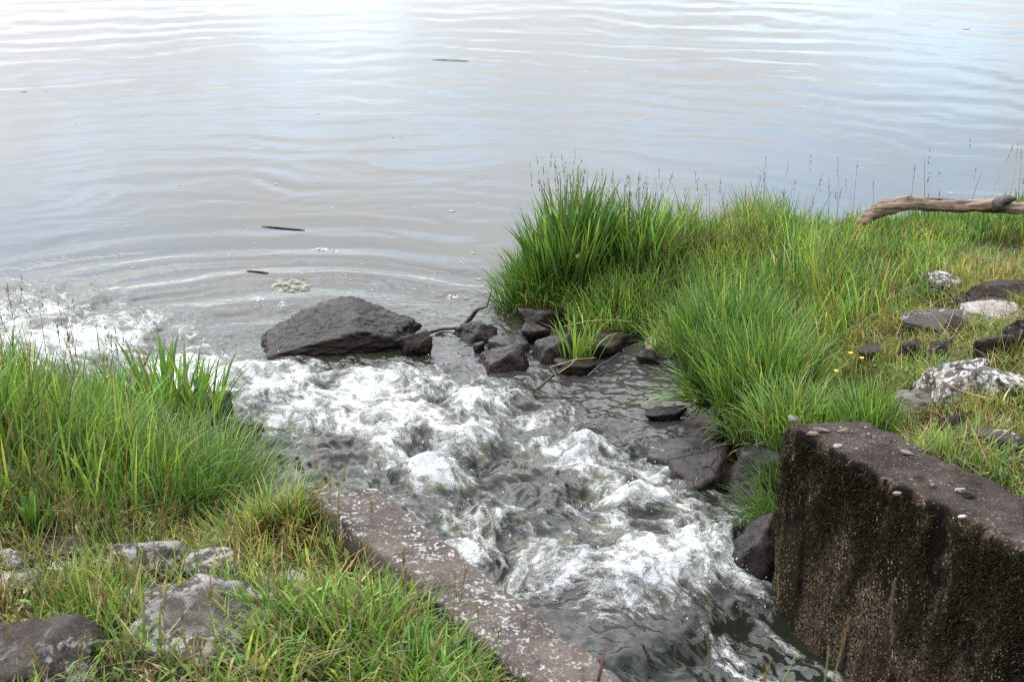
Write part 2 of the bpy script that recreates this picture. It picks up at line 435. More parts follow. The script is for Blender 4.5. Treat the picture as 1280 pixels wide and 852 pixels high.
def mat_wall_right():
    M = Mat('stained_concrete'); v = M.coord('Object')
    geo = M.n('ShaderNodeNewGeometry'); sx = M.n('ShaderNodeSeparateXYZ'); M.l(geo.outputs['Position'], sx.inputs[0])
    top = M.attr('top').outputs['Fac']; moss = M.attr('moss').outputs['Fac']
    n1 = M.noise(v, 7, 6, 0.6); n2 = M.noise(v, 120, 6, 0.72); ns = M.noise(M.scaled(v, (9, 9, 2.2)), 1.0, 6, 0.65); g = M.vor(v, 110)
    face = M.mix(M.rng(n2, 0.40, 0.62), (0.006, 0.005, 0.004), (0.15, 0.115, 0.075))
    face = M.mix(M.rng(g, 0.20, 0.08, 0, 0.85), face, (0.30, 0.23, 0.14))
    face = M.mix(M.rng(ns, 0.62, 0.40), face, M.mix(n2, (0.008, 0.006, 0.004), (0.05, 0.036, 0.022)))
    face = M.mix(M.math('MULTIPLY', moss, M.rng(M.math('ADD', ns, M.math('MULTIPLY', n1, 0.5)), 0.95, 0.6)), face, M.mix(n2, (0.004, 0.003, 0.002), (0.022, 0.014, 0.008)))
    tp = M.mix(M.rng(n1, 0.3, 0.7), (0.042, 0.032, 0.027), (0.10, 0.082, 0.070))
    tp = M.mix(M.rng(n2, 0.56, 0.72, 0, 0.6), tp, (0.21, 0.185, 0.165))
    tp = M.mix(M.rng(n2, 0.42, 0.28, 0, 0.8), tp, (0.015, 0.012, 0.010))
    tp = M.mix(M.math('MULTIPLY', M.rng(M.vor(v, 45), 0.26, 0.16), M.rng(n1, 0.5, 0.62)), tp, (0.36, 0.34, 0.31))
    cell = M.n('ShaderNodeTexVoronoi'); cell.inputs['Scale'].default_value = 150; M.l(v, cell.inputs['Vector'])
    cs = M.n('ShaderNodeSeparateColor'); M.l(cell.outputs['Color'], cs.inputs[0])
    grain = M.math('MULTIPLY', M.rng(cs.outputs[0], 0.66, 0.92), M.rng(cell.outputs['Distance'], 0.55, 0.25))
    pt = M.noise(M.scaled(v, (11, 11, 6)), 1.0, 5, 0.62)
    face = M.mix(M.math('MULTIPLY', grain, M.rng(pt, 0.36, 0.60, 0.15, 1.0)), face, (0.38, 0.30, 0.19))
    face = M.mix(M.math('MULTIPLY', M.rng(pt, 0.50, 0.40), M.rng(moss, 0.0, 0.6, 0.3, 0.95)), face, (0.005, 0.0035, 0.0025))
    dr = M.noise(M.scaled(v, (16, 16, 1.6)), 1.0, 4, 0.6)
    face = M.mix(M.rng(dr, 0.60, 0.70, 0, 0.55), face, M.mix(n2, (0.10, 0.075, 0.045), (0.30, 0.24, 0.16)))
    face = M.mix(M.rng(dr, 0.44, 0.34, 0, 0.85), face, (0.006, 0.0045, 0.003))
    tp = M.mix(M.math('MULTIPLY', grain, M.rng(pt, 0.42, 0.62, 0.1, 0.8)), tp, (0.28, 0.25, 0.22))
    tp = M.mix(M.rng(pt, 0.46, 0.34, 0, 0.7), tp, (0.022, 0.017, 0.014))
    col = M.mix(top, face, tp)
    M.b.inputs['Specular IOR Level'].default_value = 0.08
    return M.set(col, 0.95, M.bump(n2, 1.0, 0.012, M.bump(g, 0.5, 0.006, M.bump(n1, 0.6, 0.03))))
M_WALL_L = mat_wall_left(); M_WALL_R = mat_wall_right()

def mat_wood(name, c1, c2, rough=0.8, wet=False):
    M = Mat(name); v = M.coord('Object')
    n1 = M.noise(M.scaled(v, (3, 40, 40)), 1.0, 6, 0.65); n2 = M.noise(v, 12, 5); n3 = M.noise(v, 120, 4)
    col = M.mix(M.rng(n1, 0.35, 0.65), c1, c2)
    col = M.mix(M.rng(n2, 0.55, 0.7, 0, 0.7), col, tuple(x * 0.35 for x in c1))
    return M.set(col, rough, M.bump(n3, 0.4, 0.004, M.bump(n1, 0.9, 0.012)))
M_DRIFT = mat_wood('weathered_bark', (0.055, 0.034, 0.022), (0.30, 0.215, 0.150))
M_TWIG = mat_wood('dark_wet_twig', (0.018, 0.011, 0.007), (0.05, 0.03, 0.018), 0.45)
M_STRAW = mat_wood('dry_straw', (0.22, 0.16, 0.07), (0.40, 0.31, 0.16), 0.7)

def mat_flat(name, col, rough=0.6, nscale=40, var=0.3):
    M = Mat(name); n = M.noise(M.coord('Object'), nscale, 4, 0.6)
    return M.set(M.mix(n, tuple(x * (1 - var) for x in col), tuple(min(1, x * (1 + var)) for x in col)), rough, M.bump(n, 0.4, 0.004))
M_FOAMFLECK = mat_flat('foam_fleck', (0.34, 0.34, 0.33), 0.6, 80, 0.15)
M_SCUM = mat_flat('yellow_scum', (0.20, 0.20, 0.13), 0.5, 60, 0.35)
def holey(mat, scale, lo, hi):
    t_ = mat.node_tree; o_ = t_.nodes['Material Output']; b_ = t_.nodes['Principled BSDF']
    n_ = t_.nodes.new('ShaderNodeTexNoise'); n_.inputs['Scale'].default_value = scale; n_.inputs['Detail'].default_value = 5
    m_ = t_.nodes.new('ShaderNodeMapRange'); m_.inputs['From Min'].default_value = lo; m_.inputs['From Max'].default_value = hi
    x_ = t_.nodes.new('ShaderNodeMixShader'); tr = t_.nodes.new('ShaderNodeBsdfTransparent')
    c_ = t_.nodes.new('ShaderNodeTexCoord'); t_.links.new(c_.outputs['Object'], n_.inputs['Vector']); t_.links.new(n_.outputs['Fac'], m_.inputs['Value'])
    t_.links.new(m_.outputs[0], x_.inputs[0]); t_.links.new(tr.outputs[0], x_.inputs[1]); t_.links.new(b_.outputs[0], x_.inputs[2]); t_.links.new(x_.outputs[0], o_.inputs[0])
M_RAFT = mat_flat('foam_raft', (0.32, 0.32, 0.31), 0.6, 80, 0.15); holey(M_RAFT, 45, 0.38, 0.55); holey(M_SCUM, 22, 0.40, 0.62)
M_PETAL = mat_flat('yellow_petal', (0.75, 0.55, 0.02), 0.6, 60, 0.15)
M_DROP = mat_flat('spray_white', (0.5, 0.5, 0.49), 0.3, 20, 0.05)

# ------------------------------------------------------------------ layout of shores and walls
WL_A = np.array([-0.58, 3.50]); WL_B = np.array([-0.37, 3.50])       # far end of the left wall (outer, inner)
WL_D = np.array([0.555, -0.832])                                       # towards the camera
WR_A = np.array([0.81, 3.90]); WR_B = np.array([1.06, 3.97])         # far end of the right wall (inner, outer)
WR_D = np.array([0.521, -0.854]); WR_N = np.array([0.854, 0.521])
WALL_Z = 0.70
wl_mid = (WL_A + WL_B) / 2; wr_mid = (WR_A + WR_B) / 2
LEFT = [(-900, 60), (-60, 9.5), (-8, 6.7), (-3.6, 6.05), (-2.4, 5.72), (-1.7, 5.35), (-1.28, 4.95), (-1.0, 4.55), (-0.85, 4.1), (-0.68, 3.7),
        tuple(wl_mid), tuple(wl_mid + WL_D * 4), (8, -60), (-900, -900)]
RIGHT = [tuple(wr_mid), PXY(985, 720, .03), PXY(975, 670, .03), PXY(962, 615, .03), PXY(940, 560, .03), PXY(905, 520, .03), PXY(880, 485, .03), PXY(862, 450, .03),
         PXY(800, 428, .03), PXY(740, 408, .03), PXY(690, 398, .03), PXY(650, 385, .03), PXY(636, 368, .03), (0.03, 7.35), (0.28, 7.7), (0.8, 7.95), (1.5, 8.15), (2.3, 8.35), (3.4, 8.65),
         (9, 10), (60, 20), (900, 90), (900, -900), (12, -60), tuple(wr_mid + WR_D * 4)]

def wall_local(x, y, A, D):
    n = np.array([-D[1], D[0]])                                       # right-hand... left of D
    a = (x - A[0]) * D[0] + (y - A[1]) * D[1]; b = (x - A[0]) * n[0] + (y - A[1]) * n[1]
    return a, b
def ground(x, y):
    x = np.asarray(x, float); y = np.asarray(y, float)
    dl = -poly_sd(x, y, LEFT); dr = -poly_sd(x, y, RIGHT)
    aL, bL = wall_local(x, y, wl_mid, WL_D); aR, bR = wall_local(x, y, wr_mid, WR_D)
    dl2 = np.where((aL > -0.12) & (aL < 6) & (bL < 0) & (bL > -1.5), np.maximum(dl, np.clip((aL + 0.12) * 8, 0, 1)), dl)
    dr2 = np.where((aR > -0.05) & (aR < 6) & (bR > 0) & (bR < 1.5), np.maximum(dr, np.clip((aR + 0.05) * 3, 0, 1)), dr)
    n = fbm2(x * 1.3, y * 1.3, 4, 4) * 0.05 + fbm2(x * 6, y * 6, 3, 9) * 0.018
    BL = 0.66 - 0.38 * sstep(3.5, 5.4, y) + 0.05 * sstep(-1, -3, x)
    BR = 0.67 - 0.30 * sstep(4.2, 6.4, y) - 0.20 * sstep(6.2, 7.8, y) + 0.12 * sstep(1.6, 3.5, x) * sstep(7.5, 5, y)
    zl = (BL + n) * (1 - np.exp(-np.maximum(dl2, 0) / 0.28)); zr = (BR + n) * (1 - np.exp(-np.maximum(dr2, 0) / 0.34))
    bed = -0.30 * (1 - np.exp(-np.minimum(np.maximum(-dl, 0), np.maximum(-dr, 0)) / 0.25)) + n * 0.5
    return np.where(dl2 > 0, zl, np.where(dr2 > 0, zr, bed - 0.02))
def land(x, y):
    return np.maximum(-poly_sd(x, y, LEFT), -poly_sd(x, y, RIGHT))
def on_wall(x, y, m=0.0):
    aL, bL = wall_local(x, y, wl_mid, WL_D); aR, bR = wall_local(x, y, wr_mid, WR_D)
    return ((aL > -0.02) & (aL < 4) & (np.abs(bL) < 0.115 - m)) | ((aR > -0.04) & (aR < 4) & (np.abs(bR) < 0.13 - m)) | \
           ((aL > -0.02) & (bL > 0) & (bL < 0.6)) | ((aR > -0.02) & (bR < 0) & (bR > -0.6))
def ground_hit(px, py):
    d = ray(px, py); t = np.linspace(2.2, 14, 1200)
    X = d[0] * t; Y = d[1] * t; Z = HC + d[2] * t
    g = np.maximum(ground(X, Y), -0.02); k = np.argmax(Z < g)
    return np.array([X[k], Y[k], g[k]]), t[k]

# ------------------------------------------------------------------ ground
def spaced(lo, hi, step, far, growth=1.28):
    a = list(np.arange(lo, hi, step)); s = step
    b = []; p = lo
    while p > -far: s *= growth; p -= s; b.append(p)
    s = step; q = a[-1]
    while q < far: s *= growth; q += s; a.append(q)
    return np.array(b[::-1] + a)
gx = spaced(-3.2, 3.6, 0.028, 900); gy = spaced(1.6, 8.8, 0.028, 900)
GX, GY = np.meshgrid(gx, gy, indexing='ij')
GZ = ground(GX.ravel(), GY.ravel())
far = np.hypot(GX.ravel(), GY.ravel()) > 40
GZ = np.where(far & (GZ < 0), -3.0, GZ)
gobj = mesh_obj('ground', np.stack([GX.ravel(), GY.ravel(), GZ], 1), grid_faces(len(gx), len(gy))[:, ::-1], M_SOIL)
tag(gobj, kind='structure')

# ------------------------------------------------------------------ water
FD = np.array([-0.60, 0.80]); FN = np.array([0.80, 0.60]); FO = np.array([0.5, 3.65])
TURB = [PXY(*p, .06) for p in [(590, 800), (760, 785), (850, 790), (950, 770), (975, 700), (930, 640), (850, 560), (700, 490), (620, 458), (545, 440), (420, 432), (330, 425), (250, 385), (120, 345), (-60, 330), (-500, 330),
        (-700, 470), (60, 500), (230, 540), (330, 620), (440, 700)]]
# px, py, along, across, height, foam
HUMPS = [(800, 738, .19, .28, .075, 1.15), (705, 738, .13, .17, .055, .9), (885, 732, .16, .18, .05, 1.05), (820, 700, .16, .22, .03, .75), (905, 690, .10, .12, .03, .5),
         (728, 570, .10, .11, .085, 1.0), (785, 590, .10, .10, .02, .45), (790, 640, .10, .14, .075, .95), (700, 690, .12, .12, .0, .35),
         (612, 655, .09, .11, .085, .75), (575, 690, .10, .07, .02, .8), (535, 590, .16, .13, .06, .95), (580, 545, .14, .16, .03, .85), (500, 520, .22, .20, .05, 1.0),
         (620, 480, .12, .20, .02, .45), (590, 500, .15, .15, .03, .6), (470, 470, .20, .24, .03, .9), (400, 500, .18, .18, .04, .85), (350, 465, .20, .18, .03, .9), (300, 452, .10, .16, .065, 1.0),
         (225, 440, .12, .14, .04, 1.0), (250, 480, .15, .12, .02, .7), (345, 510, .10, .12, .0, .5), (120, 405, .28, .16, .04, .9), (40, 412, .3, .2, .05, .9), (-60, 400, .5, .3, .04, .9), (60, 365, .3, .08, .01, .45), (170, 380, .25, .08, .01, .5),
         (430, 455, .12, .12, .02, .6), (690, 520, .1, .1, .02, .4), (850, 640, .12, .08, .02, .5), (655, 700, .12, .10, .02, .5), (925, 745, .1, .07, .02, .8)]
HOLES = [(655, 575, .12, .10, .95), (640, 620, .12, .10, .8), (420, 555, .14, .12, .8), (590, 610, .08, .08, .7), (720, 625, .07, .08, .6), (745, 690, .06, .09, .5), (430, 540, .10, .08, .6), (560, 500, .05, .05, .6), (410, 470, .06, .07, .5), (600, 567, .12, .10, .9), (660, 600, .11, .12, .75), (380, 590, .25, .20, 1.0), (330, 555, .12, .13, .9), (690, 650, .11, .12, .7), (760, 540, .12, .14, .6), (560, 620, .07, .08, .7), (640, 540, .08, .08, .6),
         (640, 690, .07, .06, .5), (490, 600, .12, .09, .5), (530, 545, .05, .05, .8), (200, 470, .08, .1, .4), (690, 770, .05, .12, 1.0), (200, 405, .1, .1, .5), (780, 480, .4, .3, .8), (250, 515, .08, .1, .6), (615, 655, .045, .055, .6)]

def st(x, y, px, py):
    c = PX(px, py, .08); a = (x - c[0]) * FD[0] + (y - c[1]) * FD[1]; b = (x - c[0]) * FN[0] + (y - c[1]) * FN[1]
    return a, b
def water(x, y):
    s = (x - FO[0]) * FD[0] + (y - FO[1]) * FD[1]; t = (x - FO[0]) * FN[0] + (y - FO[1]) * FN[1]
    T = sstep(0.16, -0.22, poly_sd(x, y, TURB))
    near = sstep(11, 5, np.hypot(x, y))
    base = 0.115 * (1 - sstep(0.0, 3.3, s)) * sstep(-0.10, 0.06, s) + 0.07 * sstep(0.06, -0.10, s)
    # lake rings spreading from the outflow
    c = (-1.25, 5.6); rx, ry = x - c[0], y - c[1]; r = np.hypot(rx, ry); th = np.arctan2(ry, rx)
    wob = fbm2(x * 0.35, y * 0.35, 3, 21) * 1.15 + fbm2(x * 0.9, y * 1.4, 3, 25) * 0.55
    rr = r + wob * 0.32
    env1 = 0.5 + 0.8 * np.clip(fbm2(th * 3 + 5, rr * 0.55, 3, 31) + 0.2, 0, 1); env2 = 0.4 + 0.9 * np.clip(fbm2(th * 5, rr * 0.9, 3, 33) + 0.25, 0, 1)
    lam = 0.30 + 0.042 * r
    ph = 2 * np.pi * np.log(0.30 + 0.042 * rr) / 0.042
    lk = 0.0034 * env1 * np.sin(ph) * lam / 0.8 + 0.0021 * env2 * np.sin(ph * 1.63 + 1.7 + wob * 2) * lam / 0.8
    lk += 0.0016 * np.sin(ph * 2.7 + 4 * fbm2(x * 0.8, y * 1.2, 2, 39)) * lam / 0.8 * sstep(30, 6, r)
    lk += 0.003 * fbm2(x * 0.5 + y * 0.1, y * 1.1, 3, 41) * sstep(2.0, 8.0, r) * 0.8
    lk *= (0.70 + 0.25 * sstep(4, 9, r)) * (0.45 + 0.55 * sstep(0.3, 1.6, r)) * sstep(200, 20, r)
    sw = np.exp(-((r - 1.4) / 1.2) ** 2) * sstep(0.5, 1.4, th) * sstep(3.6, 2.4, th)
    lk += 0.011 * sw * np.sin(2 * np.pi * (r + wob * 0.12) / 0.42)
    lake = sstep(2.2, 3.2, s)
    # humps and foam of the rapids
    foam = np.zeros_like(x); hump = np.zeros_like(x); au = np.zeros_like(x); av = np.zeros_like(x); aw = np.full_like(x, 0.35)
    wx = x + 0.06 * fbm2(x * 5, y * 5, 3, 51); wy = y + 0.06 * fbm2(x * 5, y * 5, 3, 55)
    fu = s + 0.04 * fbm2(s * 3, t * 3, 2, 61); fv = t + 0.06 * fbm2(s * 2.5, t * 3, 2, 65)
    au += fu * 0.35; av += fv * 0.35
    for px, py, ls, lt, h, f in HUMPS:
        a, b = st(wx, wy, px, py); q = (a / ls) ** 2 + (b / lt) ** 2; w = np.exp(-q)
        a2, b2 = st(x, y, px, py)
        foam = np.maximum(foam, f * np.exp(-(q * 0.75) ** 1.3)); fv = fv - 0.55 * b2 * np.exp(-(a2 / (ls * 1.3)) ** 2 - (b2 / (lt * 1.3)) ** 2) * (0.4 + np.clip(a2 / ls, -1, 1)); hump += h * 1.1 * np.exp(-((a2 / (ls * .8)) ** 2 + (b2 / (lt * .8)) ** 2))
    hole = np.zeros_like(x)
    for px, py, ls, lt, f in HOLES:
        a, b = st(wx, wy, px, py); hole += f * np.exp(-(((a / ls) ** 2 + (b / lt) ** 2) ** 1.2)); foam -= f * np.exp(-(((a / ls) ** 2 + (b / lt) ** 2) ** 1.2)); hump -= 0.025 * f * np.exp(-(a / ls) ** 2 - (b / lt) ** 2)
    foam = np.clip(foam, 0, 1)
    big = ridge2(fu * 3.4, fv * 4.2, 3, 71); mid = ridge2(fu * 8 + 3, fv * 12, 3, 77); fin = fbm2(fu * 9, fv * 24, 3, 81); frz = fbm2(x * 55, y * 55, 2, 87)
    blob = fbm2(fu * 5, fv * 7, 4, 91)
    holes = np.clip(hole, 0, 1); foam = np.clip(foam * 0.86 + foam * 0.30 * blob + (0.08 + 0.45 * np.clip(mid - 0.2, 0, 1) + 0.16 * (big - 0.2) + 0.22 * blob) * (1 - 0.8 * holes), 0, 0.95) * T
    foam = np.clip(foam + 0.18 * (fin) * sstep(0.05, 0.4, foam), 0, 1)
    z = base + hump * 0.9 * T + T * (0.034 * (big - 0.3) + 0.045 * noise2(fu * 4.1, fv * 5.2, 73) + 0.018 * (mid - 0.3) + 0.004 * fin + 0.003 * frz * foam) * (1 - 0.55 * lake)
    # shallow riffle on the right side and run-in in the foreground
    rip = sstep(8.2, 6.6, y) * sstep(-1.6, -0.9, x) * (1 - T)
    z = z + rip * (0.0060 * fbm2(x * 9, y * 14, 3, 101) + 0.004 * fbm2(fu * 16, fv * 34, 2, 103)) * sstep(4.4, 2.6, s)
    run = sstep(0.12, -0.10, s)
    ff = fbm2(fu * 2.2, fv * 9, 4, 111)
    z = z + run * (0.018 * noise2(fu * 3, fv * 3.5, 113) + 0.011 * fbm2(fu * 7, fv * 13, 3, 115) + 0.0012 * fbm2(x * 22, y * 22, 2, 116))
    a, b = st(wx, wy, 905, 810); line = np.exp(-((b + 0.25 * a * a) / 0.045) ** 2) * sstep(0.55, 0.2, np.abs(a))
    a, b = st(wx, wy, 860, 775); line = np.maximum(line, 0.6 * np.exp(-(a / .05) ** 2 - (b / .2) ** 2))
    a, b = st(wx, wy, 790, 805); line2 = 0.5 * np.exp(-((a + .4 * b) / .03) ** 2 - (b / .16) ** 2)
    foam = np.maximum(foam, run * np.clip((line + line2) * (0.75 + 0.9 * fbm2(x * 22, y * 22, 3, 117)), 0, 0.85))
    wlr, wrr = wall_local(x, y, WR_A, WR_D); foam = np.maximum(foam, run * 0.55 * np.exp(-((wrr + 0.10) / 0.015) ** 2))
    wll, wlb = wall_local(x, y, WL_B, WL_D); foam = np.maximum(foam, 0.75 * np.exp(-((wlb - 0.02) / 0.035) ** 2) * sstep(-0.1, .2, wll) * (0.6 + fbm2(x * 9, y * 9, 2, 119)))
    z = z + lk * sstep(1.9, 3.6, s + 0.25 * np.abs(t)) * (1 - 0.6 * T)
    aer = np.clip(sstep(0.15, 0.9, foam + 0.35 * T * (blob + 0.25)), 0, 1) * T * 0.8 + 0.16 * sstep(6, 18, np.hypot(x, y)) * 0 + 0.10 * lake
    chop = np.clip(T * 0.9 + 0.42 * rip + 0.6 * run + 0.35 * sstep(1.4, 0.4, poly_sd(x, y, TURB)) * lake * sstep(0.8, -0.8, x), 0, 1) * near
    shal = rip * sstep(-0.55, -0.1, x) * sstep(2.9, 2.3, s) * sstep(0.0, 0.3, s)
    return z, foam, np.clip(aer, 0, 1), chop, fu, fv, shal

def build_water():
    th = np.concatenate([np.radians(np.linspace(-150, -33, 30)[:-1]), np.radians(np.linspace(-33, -24, 40)[:-1]), np.radians(np.arange(-24, 24, 0.075)), np.radians(np.linspace(24, 33, 40)), np.radians(np.linspace(33, 150, 30)[1:])])
    r = list(np.arange(2.0, 7.2, 0.0085)); dr = 0.0085
    while r[-1] < 60: dr *= 1.028 if dr < 0.09 else 1.012; r.append(r[-1] + dr)
    while r[-1] < 4000: dr *= 1.3; r.append(r[-1] + dr)
    r = np.array(r)
    R, TH = np.meshgrid(r, th, indexing='ij'); X = (R * np.sin(TH)).ravel(); Y = (R * np.cos(TH)).ravel()
    F = grid_faces(len(r), len(th))
    keep = land(X, Y) < 0.12
    aL, bL = wall_local(X, Y, wl_mid, WL_D); aR, bR = wall_local(X, Y, wr_mid, WR_D)
    keep &= ~((aL > 0.1) & (bL < -0.05) & (Y < 3.5)) & ~((aR > 0.1) & (bR > 0.05) & (Y < 3.95))
    F = F[keep[F].any(1)]
    u, inv = np.unique(F, return_inverse=True); X, Y = X[u], Y[u]; F = inv.reshape(F.shape)
    z, foam, aer, chop, fu, fv, shal = water(X, Y)
    cxm, cym = X[F].mean(1), Y[F].mean(1)
    s = (cxm - FO[0]) * FD[0] + (cym - FO[1]) * FD[1]
    isl = s > 3.0 + 0.15 * fbm2(cxm * 4, cym * 4, 2, 5)
    for name, sel in (('lake', isl), ('stream', ~isl)):
        f = F[sel]; uu, iv = np.unique(f, return_inverse=True)
        o = mesh_obj(name, np.stack([X[uu], Y[uu], z[uu]], 1), iv.reshape(f.shape)[:, ::-1], M_WATER,
                     attrs=dict(foam=foam[uu], aer=aer[uu], chop=chop[uu], fu=fu[uu], fv=fv[uu], shal=shal[uu]))
        tag(o, kind='structure')
build_water()
def wz_calm(x, y):
    s_ = (x - FO[0]) * FD[0] + (y - FO[1]) * FD[1]
    return 0.115 * (1 - float(sstep(0.0, 3.3, s_)))
def wz(x, y):
    return float(water(np.array([x]), np.array([y]))[0][0])

# ------------------------------------------------------------------ concrete walls
def wall_mesh(corners_top, zt, zb, du, rnd, amp, seed, batter=None):
    """box with rounded, eroded edges; corners_top: far-inner, far-outer, near-outer, near-inner (xy)"""
    A, B, Cc, D = [np.array(c) for c in corners_top]
    L = np.linalg.norm(D - A); W = np.linalg.norm(B - A); H = zt - zb
    V, F, off, TOP = [], [], 0, []
    def g(nu, nv, fn):
        nonlocal off
        u, v = np.meshgrid(np.linspace(0, 1, nu), np.linspace(0, 1, nv), indexing='ij')
        V.append(fn(u.ravel(), v.ravel())); F.append(grid_faces(nu, nv) + off); off += nu * nv
    nl, nw, nh = int(L / du), int(W / du) + 2, int(H / du)
    one = lambda a: np.full_like(a, 1.0)
    g(nl, nw, lambda u, v: np.stack([u, v, one(u)], 1))
    g(nl, nh, lambda u, v: np.stack([u, 0 * u, v], 1)); g(nl, nh, lambda u, v: np.stack([u, one(u), v], 1))
    g(nw, nh, lambda u, v: np.stack([0 * u, u, v], 1)); g(nw, nh, lambda u, v: np.stack([one(u), u, v], 1))
    F[0] = F[0][:, ::-1] if False else F[0]
    V = np.vstack(V); q = V * np.array([L, W, H])
    inner = np.clip(q, rnd, np.array([L, W, H]) - rnd); d = q - inner; n = np.linalg.norm(d, axis=1, keepdims=True)
    q = inner + np.where(n > 1e-6, d / np.maximum(n, 1e-6) * np.minimum(n, rnd), 0)
    u, v, w = q[:, 0] / L, q[:, 1] / W, q[:, 2] / H
    xy = (A + np.outer(u, D - A)) * (1 - v)[:, None] + (B + np.outer(u, Cc - B)) * v[:, None]
    if batter is not None:
        xy = xy - np.outer(batter * (1 - w) * np.clip(q[:, 0] / 0.6, 0, 1) * (1 - v), WR_N)
    P = np.column_stack([xy, zb + q[:, 2]])
    e = np.sort(np.stack([np.minimum(v, 1 - v) * W, (1 - w) * H, np.minimum(u, 1 - u) * L]), axis=0)
    edge = np.exp(-e[1] / 0.03)
    for k in range(3):
        P[:, k] += amp * (fbm3(P * 22, 4, seed + k * 31) * 0.6 + fbm3(P * 5, 2, seed + 7 + k * 31) * 0.8)
    er = np.clip(fbm3(P * 14, 3, seed + 99) + 0.15, 0, 1) * edge * rnd * 0.9
    P[:, 2] -= er * (w > 0.5)
    return P, np.vstack(F), w, v, u
def far_near(A, D, L): return tuple(A + D * L)
P_, F_, w_, v_, u_ = wall_mesh([WL_B, WL_A, WL_A + WL_D * 2.6, WL_B + WL_D * 2.6], WALL_Z, -0.35, 0.009, 0.018, 0.0035, 200)
wl = mesh_obj('concrete_wall', P_, F_, M_WALL_L)
tag(wl, 'low reddish brown concrete wall top speckled with white lichen, left of the stream', 'wall')
P_, F_, w_, v_, u_ = wall_mesh([WR_A, WR_B, WR_B + WR_D * 2.8, WR_A + WR_D * 2.8], WALL_Z, -0.35, 0.008, 0.014, 0.007, 300, batter=0.20)
face = (v_ < 0.08).astype(float)
top = sstep(0.985, 1.0, w_ + 0.012 * fbm3(P_ * 30, 3, 17)) * sstep(0.02, 0.12, v_ + 0.05 * fbm3(P_ * 20, 3, 19))
hz = P_[:, 2]
mossm = sstep(0.28, 0.50, hz + 0.16 * fbm3(P_ * np.array([6, 6, 1.5]), 3, 23)) * (1 - top)
wr = mesh_obj('concrete_wall', P_, F_, M_WALL_R, attrs=dict(top=top, moss=mossm))
tag(wr, 'tall dark concrete wall with mossy black stained face, right of the stream', 'wall')

# ------------------------------------------------------------------ blades (grass, moss)
GREEN = np.array([0.130, 0.238, 0.034]); BRIGHT = np.array([0.205, 0.328, 0.048]); DEEP = np.array([0.074, 0.158, 0.024]); BLUE = np.array([0.125, 0.205, 0.085])
YEL = np.array([0.290, 0.280, 0.055]); STRAW = np.array([0.46, 0.37, 0.18]); RUST = np.array([0.22, 0.12, 0.04])
def palette(n, w):
    """w: weights for GREEN, BRIGHT, DEEP, BLUE, YEL, STRAW, RUST"""
    P = np.array([GREEN, BRIGHT, DEEP, BLUE, YEL, STRAW, RUST]); w = np.asarray(w, float); w = w / w.sum()
    i = rng.choice(7, n, p=w); c = P[i] * np.exp(rng.normal(0, 0.28, (n, 1))); return c * np.exp(rng.normal(0, 0.10, (n, 3)))
def blade_arrays(x, y, z, h, w, az, lean, curl, col, K=4, fold=0.0, tipcol=None):
    n = len(x); u = np.linspace(0, 1, K + 1)
    ang = lean[:, None] + curl[:, None] * u[None] ** 1.4; seg = (h / K)[:, None]
    ang = np.minimum(ang, 2.5)
    dr = np.sin(ang) * seg; dz = np.cos(ang) * seg
    R = np.concatenate([np.zeros((n, 1)), np.cumsum(dr[:, :-1], 1)], 1); Z = np.concatenate([np.zeros((n, 1)), np.cumsum(dz[:, :-1], 1)], 1)
    side = rng.normal(0, 0.10, n)[:, None] * u[None] ** 2 * h[:, None]
    ca, sa = np.cos(az)[:, None], np.sin(az)[:, None]
    cx_ = x[:, None] + ca * R - sa * side; cy_ = y[:, None] + sa * R + ca * side; cz_ = z[:, None] + Z
    tw = az + np.pi / 2 + rng.normal(0, 0.5, n)
    prof = np.array([0.55, 0.95, 1.0, 0.75, 0.0] if K == 4 else ([0.6, 1.0, 0.75, 0.0] if K == 3 else [0.7, 1.0, 0.0]))
    hw = 0.5 * w[:, None] * prof[None, :]
    ox, oy = np.cos(tw)[:, None] * hw, np.sin(tw)[:, None] * hw
    Lf = np.stack([cx_ + ox, cy_ + oy, cz_], -1); Rt = np.stack([cx_ - ox, cy_ - oy, cz_], -1)
    V = np.empty((n, 2 * K + 1, 3)); V[:, 0:2 * K:2] = Lf[:, :K]; V[:, 1:2 * K:2] = Rt[:, :K]; V[:, 2 * K] = Lf[:, K]
    m = 2 * K + 1; base = (np.arange(n) * m)[:, None]
    q = np.concatenate([base + np.array([[2 * k, 2 * k + 1, 2 * k + 3, 2 * k + 2]]) for k in range(K - 1)], 0)
    t = base + np.array([[2 * K - 2, 2 * K - 1, 2 * K]])
    uu = np.repeat(u[:K], 2).tolist() + [1.0]; uu = np.array(uu)
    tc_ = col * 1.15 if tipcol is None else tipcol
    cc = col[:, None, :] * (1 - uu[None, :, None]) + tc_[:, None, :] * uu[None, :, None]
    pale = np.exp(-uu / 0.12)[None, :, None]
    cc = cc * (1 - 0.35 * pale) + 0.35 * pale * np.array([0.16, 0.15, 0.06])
    return V.reshape(-1, 3), [q, t], cc.reshape(-1, 3)
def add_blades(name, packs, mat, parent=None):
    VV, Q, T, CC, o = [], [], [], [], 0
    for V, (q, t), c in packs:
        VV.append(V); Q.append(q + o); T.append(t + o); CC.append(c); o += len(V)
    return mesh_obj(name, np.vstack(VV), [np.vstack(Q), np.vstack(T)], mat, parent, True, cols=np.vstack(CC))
ROCKS = []          # x, y, rx, ry footprints
def clear(x, y, k=0.9):
    m = np.ones(len(x), bool)
    for rx_, ry_, a, b in ROCKS:
        m &= ((x - rx_) / (a * k)) ** 2 + ((y - ry_) / (b * k)) ** 2 > 1
    return m
